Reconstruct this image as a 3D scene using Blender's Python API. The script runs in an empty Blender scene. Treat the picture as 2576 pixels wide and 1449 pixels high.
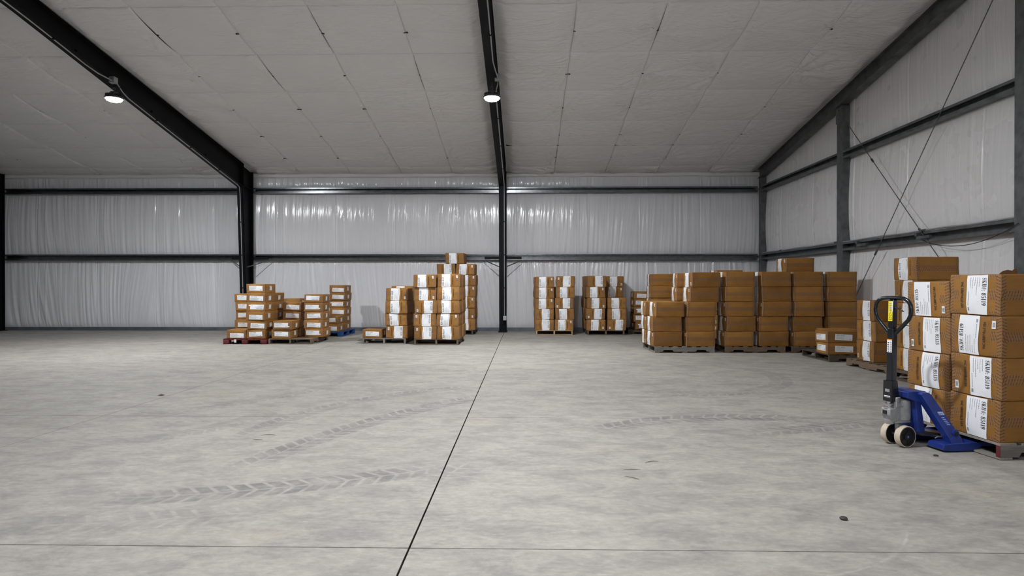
import bpy, math, random
from mathutils import Vector, Matrix, noise

random.seed(7)
S = bpy.context.scene
C = S.collection
PI = math.pi

# ------------------------------------------------------------------ camera, world, exposure
cam = bpy.data.cameras.new('camera')
cam.sensor_width = 36.0
cam.lens = 1550.0 / 2576.0 * 36.0
cam.clip_end = 200
cam_o = bpy.data.objects.new('camera', cam)
C.objects.link(cam_o)
cam_o.location = (0, 0, 1.36)
cam_o.rotation_euler = (PI / 2 - math.atan(5.5 / 1550), 0, math.atan(32 / 1550))
S.camera = cam_o

world = bpy.data.worlds.new('world')
S.world = world
world.use_nodes = True
world.node_tree.nodes['Background'].inputs[0].default_value = (0.02, 0.022, 0.025, 1)
world.node_tree.nodes['Background'].inputs[1].default_value = 0.2
S.view_settings.view_transform = 'Standard'
S.view_settings.look = 'None'
S.view_settings.gamma = 1
S.view_settings.use_curve_mapping = False
S.view_settings.exposure = 0.0
LAMP_WATTS = 360.0
LAMP_COLOR = (0.97, 0.985, 1.0)
S.cycles.use_denoising = True
S.cycles.max_bounces = 7
S.cycles.diffuse_bounces = 6
S.cycles.glossy_bounces = 2
S.cycles.caustics_reflective = False
S.cycles.caustics_refractive = False
S.cycles.use_adaptive_sampling = True
S.cycles.adaptive_threshold = 0.1
S.cycles.adaptive_min_samples = 16
S.cycles.use_light_tree = False

# lamps hang from the rafters at these spots (x, y, z of the lens)
LAMPS = [(-8.266, 12.25, 5.12), (-0.646, 12.15, 5.06), (-0.646, 4.6, 5.55), (-0.646, -2.8, 4.9)]  # last one is unseen, added behind the viewer to brighten near faces

# ------------------------------------------------------------------ material helpers
def mat(name):
    m = bpy.data.materials.new(name)
    m.use_nodes = True
    nt = m.node_tree
    return m, nt, nt.nodes['Principled BSDF']

class NB:
    def __init__(s, nt): s.nt = nt
    def n(s, t, **kw):
        nd = s.nt.nodes.new(t)
        for k, v in kw.items(): setattr(nd, k, v)
        return nd
    def put(s, sock, v):
        if hasattr(v, 'is_output') or isinstance(v, bpy.types.NodeSocket): s.nt.links.new(v, sock)
        else: sock.default_value = v
    def m(s, op, a, b=0.0, c=None, clamp=False):
        nd = s.n('ShaderNodeMath', operation=op); nd.use_clamp = clamp
        s.put(nd.inputs[0], a); s.put(nd.inputs[1], b)
        if c is not None: s.put(nd.inputs[2], c)
        return nd.outputs[0]
    def mix(s, f, a, b):
        nd = s.n('ShaderNodeMix', data_type='RGBA')
        s.put(nd.inputs[0], f); s.put(nd.inputs[6], a); s.put(nd.inputs[7], b)
        return nd.outputs[2]
    def noise(s, vec, scale, detail=3, rough=.55, dim='3D'):
        nd = s.n('ShaderNodeTexNoise', noise_dimensions=dim)
        if vec is not None: s.put(nd.inputs['Vector'], vec)
        nd.inputs['Scale'].default_value = scale
        nd.inputs['Detail'].default_value = detail
        nd.inputs['Roughness'].default_value = rough
        return nd.outputs[0]
    def ramp(s, f, a, b):
        nd = s.n('ShaderNodeMapRange'); nd.clamp = True
        s.put(nd.inputs[0], f); nd.inputs[1].default_value = a; nd.inputs[2].default_value = b
        return nd.outputs[0]
    def mapv(s, vec, scale=(1, 1, 1), rot=(0, 0, 0), loc=(0, 0, 0)):
        nd = s.n('ShaderNodeMapping')
        s.put(nd.inputs[0], vec); nd.inputs[1].default_value = loc
        nd.inputs[2].default_value = rot; nd.inputs[3].default_value = scale
        return nd.outputs[0]
    def bump(s, h, strength=.3, dist=.01):
        nd = s.n('ShaderNodeBump'); nd.inputs['Strength'].default_value = strength
        nd.inputs['Distance'].default_value = dist
        s.put(nd.inputs['Height'], h)
        return nd.outputs[0]

def plain(name, col, rough=.5, metal=0.0, var=.12, scale=6.0, spec=.5, bump=0.0):
    m, nt, b = mat(name)
    k = NB(nt)
    tc = k.n('ShaderNodeTexCoord')
    f = k.noise(tc.outputs['Object'], scale, 4)
    lo = tuple(c * (1 - var) for c in col) + (1,)
    hi = tuple(min(1, c * (1 + var)) for c in col) + (1,)
    k.put(b.inputs['Base Color'], k.mix(k.ramp(f, .3, .7), lo, hi))
    b.inputs['Roughness'].default_value = rough
    b.inputs['Metallic'].default_value = metal
    b.inputs['Specular IOR Level'].default_value = spec
    if bump:
        k.put(b.inputs['Normal'], k.bump(k.noise(tc.outputs['Object'], scale * 8, 3), bump, .004))
    return m

M = {}
M['black_steel'] = plain('black_painted_steel', (.0045, .005, .0065), .55, 0, .25, 3, .16)
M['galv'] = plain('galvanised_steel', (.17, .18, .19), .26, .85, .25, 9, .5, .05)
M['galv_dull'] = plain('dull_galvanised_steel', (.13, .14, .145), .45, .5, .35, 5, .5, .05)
M['conduit'] = plain('zinc_conduit', (.42, .43, .45), .35, .6, .1, 10)
M['base_metal'] = plain('grey_base_channel', (.13, .15, .17), .45, .3, .2, 5)
M['paper'] = plain('white_label_paper', (.82, .84, .88), .45, 0, .03, 3)
M['ink'] = plain('black_ink', (.015, .015, .018), .6, 0, .1, 3)
M['fine_ink'] = plain('fine_grey_print', (.22, .23, .25), .6, 0, .1, 3)
M['brown_ink'] = plain('dark_brown_ink', (.035, .022, .012), .7, 0, .1, 3)
M['blue_steel'] = plain('blue_painted_steel', (.012, .032, .20), .32, 0, .3, 8, .5)
M['grey_cast'] = plain('grey_cast_metal', (.34, .35, .36), .45, .2, .15, 20)
M['chrome'] = plain('bright_steel', (.6, .6, .62), .2, .9, .1, 20)
M['rubber'] = plain('black_plastic', (.012, .012, .013), .5, 0, .2, 20)
M['cream'] = plain('cream_nylon_tread', (.56, .48, .38), .55, 0, .15, 14)
M['handle'] = plain('dark_slate_enamel', (.007, .009, .013), .22, 0, .15, 10, .55)
M['yellow'] = plain('yellow_sticker', (.85, .72, .02), .4, 0, .05, 4)
M['orange'] = plain('orange_sticker_band', (.8, .3, .03), .4, 0, .05, 4)
M['pale_blue'] = plain('pale_blue_decal', (.42, .5, .72), .5, 0, .25, 40)
M['foam'] = plain('white_plastic_tag', (.75, .73, .68), .6, 0, .05, 4)
M['leaf'] = plain('dry_dark_leaf', (.03, .022, .016), .8, 0, .3, 40)
M['straw'] = plain('dry_grass', (.13, .11, .05), .8, 0, .3, 40)
M['stone'] = plain('dark_stone', (.035, .032, .03), .7, 0, .3, 60)
M['lamp_body'] = plain('lamp_housing', (.05, .05, .055), .4, .3, .1, 10)

def wood(name, col, var=.35, rough=.8):
    m, nt, b = mat(name); k = NB(nt)
    tc = k.n('ShaderNodeTexCoord'); oi = k.n('ShaderNodeObjectInfo')
    ob = tc.outputs['Object']
    g = k.noise(k.mapv(ob, (3, 40, 40)), 1.6, 4)
    g2 = k.noise(k.mapv(ob, (1, 6, 6)), 2.0, 3)
    f = k.m('ADD', k.m('MULTIPLY', g, .6), k.m('MULTIPLY', g2, .4))
    f = k.m('ADD', f, k.m('MULTIPLY', k.m('SUBTRACT', oi.outputs['Random'], .5), .35))
    lo = tuple(c * (1 - var) for c in col) + (1,); hi = tuple(min(1, c * (1 + var)) for c in col) + (1,)
    k.put(b.inputs['Base Color'], k.mix(k.ramp(f, .25, .75), lo, hi))
    b.inputs['Roughness'].default_value = rough
    k.put(b.inputs['Normal'], k.bump(g, .35, .004))
    return m
M['wood_brown'] = wood('worn_brown_wood', (.13, .09, .06))
M['wood_grey'] = wood('weathered_grey_wood', (.2, .185, .165))
M['wood_pale'] = wood('pale_pine_wood', (.36, .26, .16))
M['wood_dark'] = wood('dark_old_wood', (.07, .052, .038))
M['wood_red'] = wood('red_painted_wood', (.11, .012, .016))
M['wood_blue'] = wood('blue_painted_wood', (.012, .06, .22))

def cardboard():
    m, nt, b = mat('brown_cardboard'); k = NB(nt)
    def uv(n):
        nd = k.n('ShaderNodeUVMap'); nd.uv_map = n
        sp = k.n('ShaderNodeSeparateXYZ'); k.put(sp.inputs[0], nd.outputs[0])
        return sp.outputs[0], sp.outputs[1]
    u, v = uv('uvm'); hw, hh = uv('uvh'); fl, _ = uv('uvf')
    au, av = k.m('ABSOLUTE', u), k.m('ABSOLUTE', v)
    eu = k.m('SUBTRACT', hw, au); ev = k.m('SUBTRACT', hh, av)
    side = k.m('GREATER_THAN', fl, .5); lng = k.m('GREATER_THAN', fl, 1.5)
    lab = k.m('SUBTRACT', side, lng)
    edge = k.m('MULTIPLY', k.m('LESS_THAN', eu, .042), side)
    midv = k.m('LESS_THAN', av, .036)
    mid = k.m('MULTIPLY', midv, lng)
    pat = k.m('MULTIPLY', k.m('MULTIPLY', k.m('LESS_THAN', eu, .105), lab),
              k.m('MAXIMUM', midv, k.m('LESS_THAN', ev, .03)))
    row = k.m('MAXIMUM', mid, k.m('MULTIPLY', pat, k.m('SUBTRACT', 1.0, edge)))
    tape = k.m('MAXIMUM', edge, row)
    tc = k.n('ShaderNodeTexCoord'); ob = tc.outputs['Object']
    oi = k.n('ShaderNodeObjectInfo')
    wob = k.m('MULTIPLY', k.noise(ob, 60, 2), .012)
    d1 = k.m('LESS_THAN', k.m('FRACT', k.m('DIVIDE', k.m('ADD', k.m('ADD', v, k.m('MULTIPLY', eu, .35)), wob), .0235)), .27)
    d1 = k.m('MULTIPLY', d1, k.m('GREATER_THAN', k.m('FRACT', k.m('DIVIDE', eu, .021)), .18))
    d2 = k.m('LESS_THAN', k.m('FRACT', k.m('DIVIDE', k.m('ADD', k.m('ADD', u, k.m('MULTIPLY', v, .35)), wob), .023)), .25)
    d2 = k.m('MULTIPLY', d2, k.m('GREATER_THAN', k.m('FRACT', k.m('DIVIDE', k.m('ADD', v, .036), .024)), .2))
    dash = k.m('MAXIMUM', k.m('MULTIPLY', edge, d1), k.m('MULTIPLY', row, d2))
    off = k.n('ShaderNodeVectorMath', operation='ADD')
    k.put(off.inputs[0], ob); k.put(off.inputs[1], oi.outputs['Random'])
    n1 = k.noise(off.outputs[0], 3.5, 5, .6)
    n2 = k.noise(k.mapv(off.outputs[0], (2, 2, 60)), 3, 2)
    tone = k.m('ADD', k.m('MULTIPLY', n1, .7), k.m('MULTIPLY', n2, .3))
    tone = k.m('ADD', tone, k.m('MULTIPLY', k.m('SUBTRACT', oi.outputs['Random'], .5), .35))
    c = k.mix(k.ramp(tone, .25, .8), (.225, .102, .02, 1), (.36, .172, .04, 1))
    c = k.mix(k.m('MULTIPLY', tape, .55), c, (.25, .14, .075, 1))
    # pale scuffs
    sc = k.ramp(k.noise(k.mapv(off.outputs[0], (1, 1, 1)), 9, 6, .75), .66, .78)
    c = k.mix(k.m('MULTIPLY', sc, .28), c, (.42, .27, .14, 1))
    c = k.mix(k.m('MULTIPLY', dash, .78), c, (.055, .028, .014, 1))
    # closing seam of the flaps on top and bottom
    seam = k.m('MULTIPLY', k.m('LESS_THAN', au, .004), k.m('SUBTRACT', 1.0, side))
    c = k.mix(k.m('MULTIPLY', seam, .8), c, (.06, .03, .015, 1))
    k.put(b.inputs['Base Color'], c)
    b.inputs['Roughness'].default_value = .62
    b.inputs['Specular IOR Level'].default_value = .3
    k.put(b.inputs['Normal'], k.bump(k.m('ADD', k.noise(ob, 14, 4), k.m('MULTIPLY', n2, .25)), .35, .008))
    return m
M['card'] = cardboard()

def vinyl(name, lo, hi, rough, axis, amp=.5):
    """white insulation facing; fine wrinkles run down the wall (axis 'z') or across the roof"""
    m, nt, b = mat(name); k = NB(nt)
    g = k.n('ShaderNodeNewGeometry'); p = g.outputs['Position']
    if axis == 'zx': sc = (13, .2, .35); rot = (0, .06, 0)
    elif axis == 'zy': sc = (.2, 13, .35); rot = (.05, 0, 0)
    else: sc = (2.2, 9, 1); rot = (0, 0, .5)
    warp = k.n('ShaderNodeVectorMath', operation='MULTIPLY_ADD')
    nz = k.n('ShaderNodeTexNoise'); k.put(nz.inputs[0], p); nz.inputs['Scale'].default_value = .7
    k.put(warp.inputs[0], nz.outputs[1]); warp.inputs[1].default_value = (.22, .22, 0) if axis != 'xy' else (.8, .8, 0); k.put(warp.inputs[2], p)
    w = k.noise(k.mapv(warp.outputs[0], sc, rot), 1.0, 3, .5)
    w = k.m('SUBTRACT', 1.0, k.m('ABSOLUTE', k.m('MULTIPLY', k.m('SUBTRACT', w, .5), 4)))
    blot = k.noise(p, .55, 4, .6)
    area = k.ramp(blot, .35, .65)
    h = k.m('MULTIPLY', w, k.m('ADD', k.m('MULTIPLY', area, .8), .2))
    stain = k.ramp(k.noise(k.mapv(p, (1, 1, .6)), .8, 5, .65), .62, .8)
    c = k.mix(k.ramp(blot, .3, .7), lo + (1,), hi + (1,))
    c = k.mix(k.m('MULTIPLY', stain, .16), c, (.5, .43, .33, 1))
    k.put(b.inputs['Base Color'], c)
    k.put(b.inputs['Roughness'], k.m('ADD', rough, k.m('MULTIPLY', blot, .12)))
    k.put(b.inputs['Normal'], k.bump(h, amp, .012 if axis != 'xy' else .026))
    return m
M['vinyl_wall'] = vinyl('white_vinyl_wall_insulation', (.71, .72, .76), (.77, .78, .815), .10, 'zx', .55)
M['vinyl_end'] = vinyl('white_vinyl_end_wall_insulation', (.76, .765, .785), (.82, .82, .83), .22, 'zy', .6)
M['vinyl_roof'] = vinyl('white_vinyl_roof_insulation', (.775, .775, .785), (.835, .83, .835), .45, 'xy', .9)

# tyre tracks on the slab: (cx, cy, radius, first angle, last angle, half width, strength)
TRACKS = [(-3.28, 8.82, 4.98, -84, -56, .15, 1.0), (4.44, 3.04, 6.72, 134, 170, .15, .8),
          (.67, 5.39, 3.21, 112, 180, .14, .6), (-4.36, 6.61, 1.58, -62, 5, .15, .35),
          (8.12, -11.86, 21.35, 107, 114, .15, .6), (2.21, 4.23, 2.19, 70, 135, .16, .8),
          (.73, 11.73, 6.14, -80, -60, .14, .8), (2.03, 9.52, 1.76, -110, 25, .16, .5),
          (.64, 4.16, 1.21, 150, 180, .2, .5), (-8.43, 11.47, 3.79, -66, 34, .12, .35),
          (-5.54, 8.91, 2.9, -66, 66, .12, .4), (-3.4, 9.3, 5.9, -88, -70, .16, .4)]
def concrete():
    m, nt, b = mat('dusty_concrete'); k = NB(nt)
    g = k.n('ShaderNodeNewGeometry'); p = g.outputs['Position']
    sp = k.n('ShaderNodeSeparateXYZ'); k.put(sp.inputs[0], p)
    x, y = sp.outputs[0], sp.outputs[1]
    big = k.noise(p, .45, 5, .6)
    midn = k.noise(k.mapv(p, (1, 1.4, 1), (0, 0, .8)), 4.5, 6, .7)
    sw = k.n('ShaderNodeTexNoise'); k.put(sw.inputs[0], k.mapv(p, (1.0, 1.9, 1), (0, 0, .45)))
    sw.inputs['Scale'].default_value = 2.3; sw.inputs['Detail'].default_value = 7
    sw.inputs['Roughness'].default_value = .7; sw.inputs['Distortion'].default_value = .5
    sweep = sw.outputs[0]
    fine = k.noise(p, 55, 4, .7)
    t = k.m('ADD', k.m('MULTIPLY', big, .3), k.m('MULTIPLY', sweep, .45))
    t = k.m('ADD', t, k.m('MULTIPLY', midn, .32))
    t = k.m('ADD', t, k.m('MULTIPLY', k.m('SUBTRACT', k.noise(k.mapv(p, (1, 1.8, 1), (0, 0, -.25)), 15, 5, .7), .5), .45))
    c = k.mix(k.ramp(t, .36, .70), (.205, .196, .18, 1), (.375, .357, .325, 1))
    scuff = k.ramp(sweep, .34, .50)
    c = k.mix(k.m('MULTIPLY', k.m('SUBTRACT', 1.0, scuff), .45), c, (.195, .189, .18, 1))
    c = k.mix(k.m('MULTIPLY', k.ramp(k.noise(p, 1.1, 3), .6, .72), .22), c, (.42, .345, .24, 1))
    c = k.mix(k.m('MULTIPLY', k.ramp(fine, .62, .75), .25), c, (.22, .215, .205, 1))
    sm = k.ramp(k.noise(k.mapv(p, (1, 2.6, 1), (0, 0, .4)), 5.5, 6, .75), .52, .64)
    sm = k.m('MULTIPLY', sm, k.ramp(k.noise(k.mapv(p, (1, 1, 1), (0, 0, 0), (3.1, 1.7, 0)), .6, 3), .42, .6))
    c = k.mix(k.m('MULTIPLY', sm, .42), c, (.15, .146, .142, 1))
    lt = k.ramp(k.noise(k.mapv(p, (1, 2.8, 1), (0, 0, -.3), (5, 2, 0)), 7, 6, .75), .58, .68)
    c = k.mix(k.m('MULTIPLY', lt, .3), c, (.47, .455, .425, 1))
    brk = k.ramp(k.noise(p, 3.4, 6, .7), .40, .60)
    total = None
    for cx, cy, R, a0, a1, hw, st in TRACKS:
        dx, dy = k.m('SUBTRACT', x, cx), k.m('SUBTRACT', y, cy)
        r = k.m('SQRT', k.m('ADD', k.m('MULTIPLY', dx, dx), k.m('MULTIPLY', dy, dy)))
        lat = k.m('DIVIDE', k.m('SUBTRACT', r, R), hw)
        al = k.m('ABSOLUTE', lat)
        mid_a = math.radians((a0 + a1) / 2); half = math.radians((a1 - a0) / 2)
        ca, sa = math.cos(mid_a), math.sin(mid_a)
        rx = k.m('ADD', k.m('MULTIPLY', dx, ca), k.m('MULTIPLY', dy, sa))
        ry = k.m('SUBTRACT', k.m('MULTIPLY', dy, ca), k.m('MULTIPLY', dx, sa))
        ang = k.m('ARCTAN2', ry, rx)
        win = k.ramp(k.m('SUBTRACT', half, k.m('ABSOLUTE', ang)), 0, .12)
        band = k.ramp(k.m('SUBTRACT', 1.0, al), 0, .12)
        s = k.m('MULTIPLY', ang, R)
        lug = k.m('FRACT', k.m('DIVIDE', k.m('ADD', s, k.m('MULTIPLY', al, .09)), .118))
        lug = k.m('MULTIPLY', k.ramp(lug, .2, .3), k.m('GREATER_THAN', al, .06))
        one = k.m('MULTIPLY', k.m('MULTIPLY', band, win), k.m('MULTIPLY', lug, st))
        total = one if total is None else k.m('MAXIMUM', total, one)
    c = k.mix(k.m('MULTIPLY', k.m('MULTIPLY', total, k.m('ADD', k.m('MULTIPLY', brk, .75), .25)), .95), c, (.145, .142, .14, 1))
    # pale scratch ring left by dragging
    dx, dy = k.m('SUBTRACT', x, 1.11), k.m('SUBTRACT', y, 4.03)
    r = k.m('SQRT', k.m('ADD', k.m('MULTIPLY', dx, dx), k.m('MULTIPLY', dy, dy)))
    ring = k.m('MULTIPLY', k.ramp(k.m('SUBTRACT', .012, k.m('ABSOLUTE', k.m('SUBTRACT', r, 1.16))), 0, .01),
               k.m('MULTIPLY', k.m('GREATER_THAN', dx, .3), k.m('LESS_THAN', dy, -.5)))
    c = k.mix(k.m('MULTIPLY', k.m('MULTIPLY', ring, brk), .26), c, (.62, .61, .59, 1))
    k.put(b.inputs['Base Color'], c)
    k.put(b.inputs['Roughness'], k.m('ADD', .58, k.m('MULTIPLY', midn, .25)))
    b.inputs['Specular IOR Level'].default_value = .35
    k.put(b.inputs['Normal'], k.bump(k.m('ADD', fine, k.m('MULTIPLY', midn, .7)), .15, .004))
    return m
M['concrete'] = concrete()
M['joint'] = plain('dark_joint_filler', (.02, .02, .02), .9)

def emit(name, col, st):
    m, nt, b = mat(name)
    b.inputs['Base Color'].default_value = (.9, .9, .9, 1)
    b.inputs['Emission Color'].default_value = col
    b.inputs['Emission Strength'].default_value = st
    return m
M['lens'] = emit('lit_lamp_lens', LAMP_COLOR + (1,), 25.0)

# ------------------------------------------------------------------ mesh helpers
class MB:
    def __init__(s): s.v = []; s.f = []
    def add(s, vs, fs):
        o = len(s.v); s.v += [tuple(p) for p in vs]; s.f += [tuple(i + o for i in q) for q in fs]
        return s
    def box(s, x0, x1, y0, y1, z0, z1, mtx=None):
        vs = [Vector((x, y, z)) for z in (z0, z1) for y in (y0, y1) for x in (x0, x1)]
        if mtx is not None: vs = [mtx @ p for p in vs]
        return s.add(vs, [(0, 2, 3, 1), (4, 5, 7, 6), (0, 1, 5, 4), (2, 6, 7, 3), (0, 4, 6, 2), (1, 3, 7, 5)])
    def prism(s, poly, a, b, frame):
        """poly: 2D outline, frame(u, v, w) -> point, w from a to b"""
        n = len(poly)
        vs = [frame(u, v, a) for u, v in poly] + [frame(u, v, b) for u, v in poly]
        fs = [tuple(range(n))[::-1], tuple(range(n, 2 * n))]
        fs += [(i, (i + 1) % n, n + (i + 1) % n, n + i) for i in range(n)]
        return s.add(vs, fs)
    def tube(s, path, r, n=8, closed=False, cap=True):
        P = [Vector(p) for p in path]; m = len(P); vs = []; rr = r if isinstance(r, (list, tuple)) else [r] * m
        t0 = (P[1] - P[0]).normalized()
        up = Vector((0, 0, 1)) if abs(t0.z) < .9 else Vector((1, 0, 0))
        nrm = (up - t0 * up.dot(t0)).normalized()
        for i in range(m):
            if closed: t = (P[(i + 1) % m] - P[i - 1]).normalized()
            else: t = (P[min(i + 1, m - 1)] - P[max(i - 1, 0)]).normalized()
            nrm = (nrm - t * nrm.dot(t)).normalized(); bi = t.cross(nrm)
            for j in range(n):
                a = 2 * PI * j / n
                vs.append(P[i] + (nrm * math.cos(a) + bi * math.sin(a)) * rr[i])
        fs = []
        for i in range(m if closed else m - 1):
            for j in range(n):
                i2 = (i + 1) % m
                fs.append((i * n + j, i * n + (j + 1) % n, i2 * n + (j + 1) % n, i2 * n + j))
        if cap and not closed:
            fs.append(tuple(range(n))[::-1]); fs.append(tuple((m - 1) * n + j for j in range(n)))
        return s.add(vs, fs)
    def lathe(s, prof, n=20, frame=None, cap=True):
        """prof: (radius, height) rings"""
        fr = frame or (lambda x, y, z: Vector((x, y, z)))
        m = len(prof); vs = []
        for r, z in prof:
            for j in range(n):
                a = 2 * PI * j / n
                vs.append(fr(r * math.cos(a), r * math.sin(a), z))
        fs = [(i * n + j, i * n + (j + 1) % n, (i + 1) * n + (j + 1) % n, (i + 1) * n + j) for i in range(m - 1) for j in range(n)]
        if cap: fs += [tuple(range(n))[::-1], tuple((m - 1) * n + j for j in range(n))]
        return s.add(vs, fs)
    def mesh(s, name, smooth=False):
        me = bpy.data.meshes.new(name); me.from_pydata(s.v, [], s.f); me.update()
        import bmesh
        bm = bmesh.new(); bm.from_mesh(me); bmesh.ops.recalc_face_normals(bm, faces=bm.faces); bm.to_mesh(me); bm.free()
        for q in me.polygons: q.use_smooth = True
        me.set_sharp_from_angle(angle=math.radians(80 if smooth else 32))
        return me
    def obj(s, name, material, parent=None, smooth=False, bevel=0):
        return link(name, s.mesh(name, smooth), material, parent, bevel)

def link(name, me, material=None, parent=None, bevel=0):
    o = bpy.data.objects.new(name, me); C.objects.link(o)
    if material is not None and me is not None and not me.materials: me.materials.append(M[material])
    if parent is not None: o.parent = parent
    if bevel:
        b = o.modifiers.new('bevel', 'BEVEL'); b.width = bevel; b.segments = 2; b.limit_method = 'ANGLE'
    return o
def tag(o, label, cat, group=None):
    o['label'] = label; o['category'] = cat
    if group: o['group'] = group
    return o
def thing(name, loc, label, cat, rz=0.0, group=None):
    o = bpy.data.objects.new(name, None); C.objects.link(o); o.empty_display_size = .1
    o.location = loc; o.rotation_euler = (0, 0, rz)
    return tag(o, label, cat, group)
def struct(o):
    o['kind'] = 'structure'; return o

# ------------------------------------------------------------------ the building shell
WY, EX = 18.6, 7.15                   # inner skin of back wall and of right end wall
EAVE, SLOPE, RIDGE_Y = 4.80, .1667, 6.5
FRAMES = [-15.886, -8.266, -0.646]
G1, G2 = (2.13, 2.31), (4.14, 4.31)    # girt heights
def roof_z(y): return EAVE + SLOPE * (WY - y)

# floor: dark bed with saw-cut slabs
bed = struct(MB().box(-24, 7.4, -6, 19, -.35, -.10).obj('floor', 'joint'))
xs = [(-24, -4.415), (-4.405, -.604), (-.594, 7.35)]
ys = [(-5.9, 3.176), (3.184, 6.349), (6.358, 18.75)]
for xa, xb in xs:
    for ya, yb in ys:
        MB().box(xa, xb, ya, yb, -.11, 0).obj('slab_panel', 'concrete', bed, bevel=.0015)

def quilt(name, material, parent, O, A, B, N, su, sv, nu, nv, disp, cluster=False):
    """a padded insulation panel: grid over u, v pushed into the room by disp(u, v)"""
    vs = []; fs = []
    def grid(n, L):
        if not cluster: return [L * i / n for i in range(n + 1)]
        return [0, .006, .014, .026] + [.045 + (L - .09) * i / (n - 8) for i in range(n - 7)] + [L - .026, L - .014, L - .006, L]
    gu, gv = grid(nu, su), grid(nv, sv)
    for v in gv:
        for u in gu: vs.append(O + A * u + B * v + N * disp(u, v))
    for j in range(nv):
        for i in range(nu):
            a = j * (nu + 1) + i
            fs.append((a, a + 1, a + nu + 2, a + nu + 1))
    me = bpy.data.meshes.new(name); me.from_pydata(vs, [], fs); me.update()
    for q in me.polygons: q.use_smooth = True
    o = link(name, me, material, parent)
    if me.polygons[0].normal.dot(N) < 0: me.flip_normals()
    return o

def wall_disp(su, sv, gx, seed, depth=.085, fold=.022):
    def d(u, v):
        t = v / sv
        pil = depth * max(0, math.sin(PI * min(1, max(0, t)))) ** .55 * (1.12 - .3 * t)
        e = max(0.0, min(u, su - u))
        pil *= .72 + .28 * min(1, e / .22) ** .6
        g = gx + u
        sk = noise.noise(Vector((g * .45, seed, 3.1))) * .55 + noise.noise(Vector((g * 1.3, seed, 7.7))) * .25
        a = g + sk * (1 - t) * sv * (.6 if seed < 2 else .3)
        w = noise.noise(Vector((a * 7, t * .7, seed * 1.7)))
        w2 = noise.noise(Vector((a * 21, t * .9, seed * 2.3)))
        r = (1 - abs(w) * 2.2) * .6 + w2 * .5
        loc = .35 + .65 * max(0, min(1, noise.noise(Vector((g * .8, t * 1.4, seed + 9))) + .6))
        env = min(1, t / .06) * min(1, (1 - t) / .03)
        rid = .016 * math.exp(-((u - .03) / .018) ** 2) + .012 * math.exp(-((u - .27 - .02 * sk) / .016) ** 2)
        return .004 + pil + fold * r * loc * env * min(1, e / .03 + .2) + rid * env
    return d

# back wall: outer sheet and quilted panels between seams and girts
wb = struct(MB().box(-24, 7.4, WY + .08, WY + .16, 0, 5.2).obj('wall_back', 'vinyl_wall'))
seams = [-5.74 + 1.83 * i for i in range(-6, 8)]
seams = [s_ for s_ in seams if -17 < s_ < 7] + [EX]
zones = [(.10, G1[0] + .06), (G1[1] - .06, G2[0] + .06), (G2[1] - .06, EAVE - .02)]
for i in range(len(seams) - 1):
    xa, xb = seams[i], seams[i + 1]
    if xb - xa < .2: continue
    for zi, (za, zb) in enumerate(zones):
        su, sv = xb - xa, zb - za
        quilt('insulation_panel', 'vinyl_wall', wb, Vector((xa, WY, za)), Vector((1, 0, 0)), Vector((0, 0, 1)), Vector((0, -1, 0)),
              su, sv, max(8, int(su / .022)), max(6, int(sv / .075)),
              wall_disp(su, sv, xa, zi * 5.3 + 1, .085 if zi < 2 else .04, .03 if zi == 0 else .022))
struct(MB().box(-24, seams[0], WY - .02, WY + .1, 0, 5).obj('trim_1', 'vinyl_wall'))
# base channel
bb = struct(MB().box(-24, EX, WY - .07, WY + .02, 0, .1).box(-24, EX, WY - .09, WY - .02, 0, .012).obj('baseboard_back', 'base_metal'))

# right end wall
we = struct(MB().box(EX + .06, EX + .14, -6, 19, 0, 9).obj('wall_right', 'vinyl_end'))
ys_ = [17.2 - 1.88 * i for i in range(0, 7)]
yb_ = [WY] + ys_
for i in range(len(yb_) - 1):
    y1, y0 = yb_[i], yb_[i + 1]
    top = roof_z(y1) - .02
    for zi, (za, zb) in enumerate([zones[0], zones[1], (G2[1] - .06, None)]):
        su = y1 - y0
        if zb is None:
            dd = wall_disp(su, 1.6, y0, 21.0, .05, .009)
            nu, nv = max(8, int(su / .03)), 22
            vs = []; fs = []
            for j in range(nv + 1):
                for q in range(nu + 1):
                    yy = y0 + su * q / nu; h = roof_z(yy) - .02 - za
                    vs.append((EX - dd(su * q / nu, 1.6 * j / nv), yy, za + h * j / nv))
            for j in range(nv):
                for q in range(nu):
                    a = j * (nu + 1) + q; fs.append((a, a + nu + 1, a + nu + 2, a + 1))
            me = bpy.data.meshes.new('insulation_panel'); me.from_pydata(vs, [], fs)
            for pg in me.polygons: pg.use_smooth = True
            link('insulation_panel', me, 'vinyl_end', we)
        else:
            sv = zb - za
            quilt('insulation_panel', 'vinyl_end', we, Vector((EX, y0, za)), Vector((0, 1, 0)), Vector((0, 0, 1)), Vector((-1, 0, 0)),
                  su, sv, max(8, int(su / .026)), max(6, int(sv / .08)), wall_disp(su, sv, y0, 11 + zi * 3.1, .07, .009))
struct(MB().box(EX - .06, EX + .02, -5.9, WY, 0, .1).obj('baseboard_right', 'base_metal'))
# far ends of the hall, outside the picture
struct(MB().box(-24.2, -24, -6, 19, 0, 9).obj('wall_left', 'vinyl_wall'))
struct(MB().box(-24, 7.4, -6.1, -5.9, 0, 9).obj('wall_front', 'vinyl_wall'))

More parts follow.
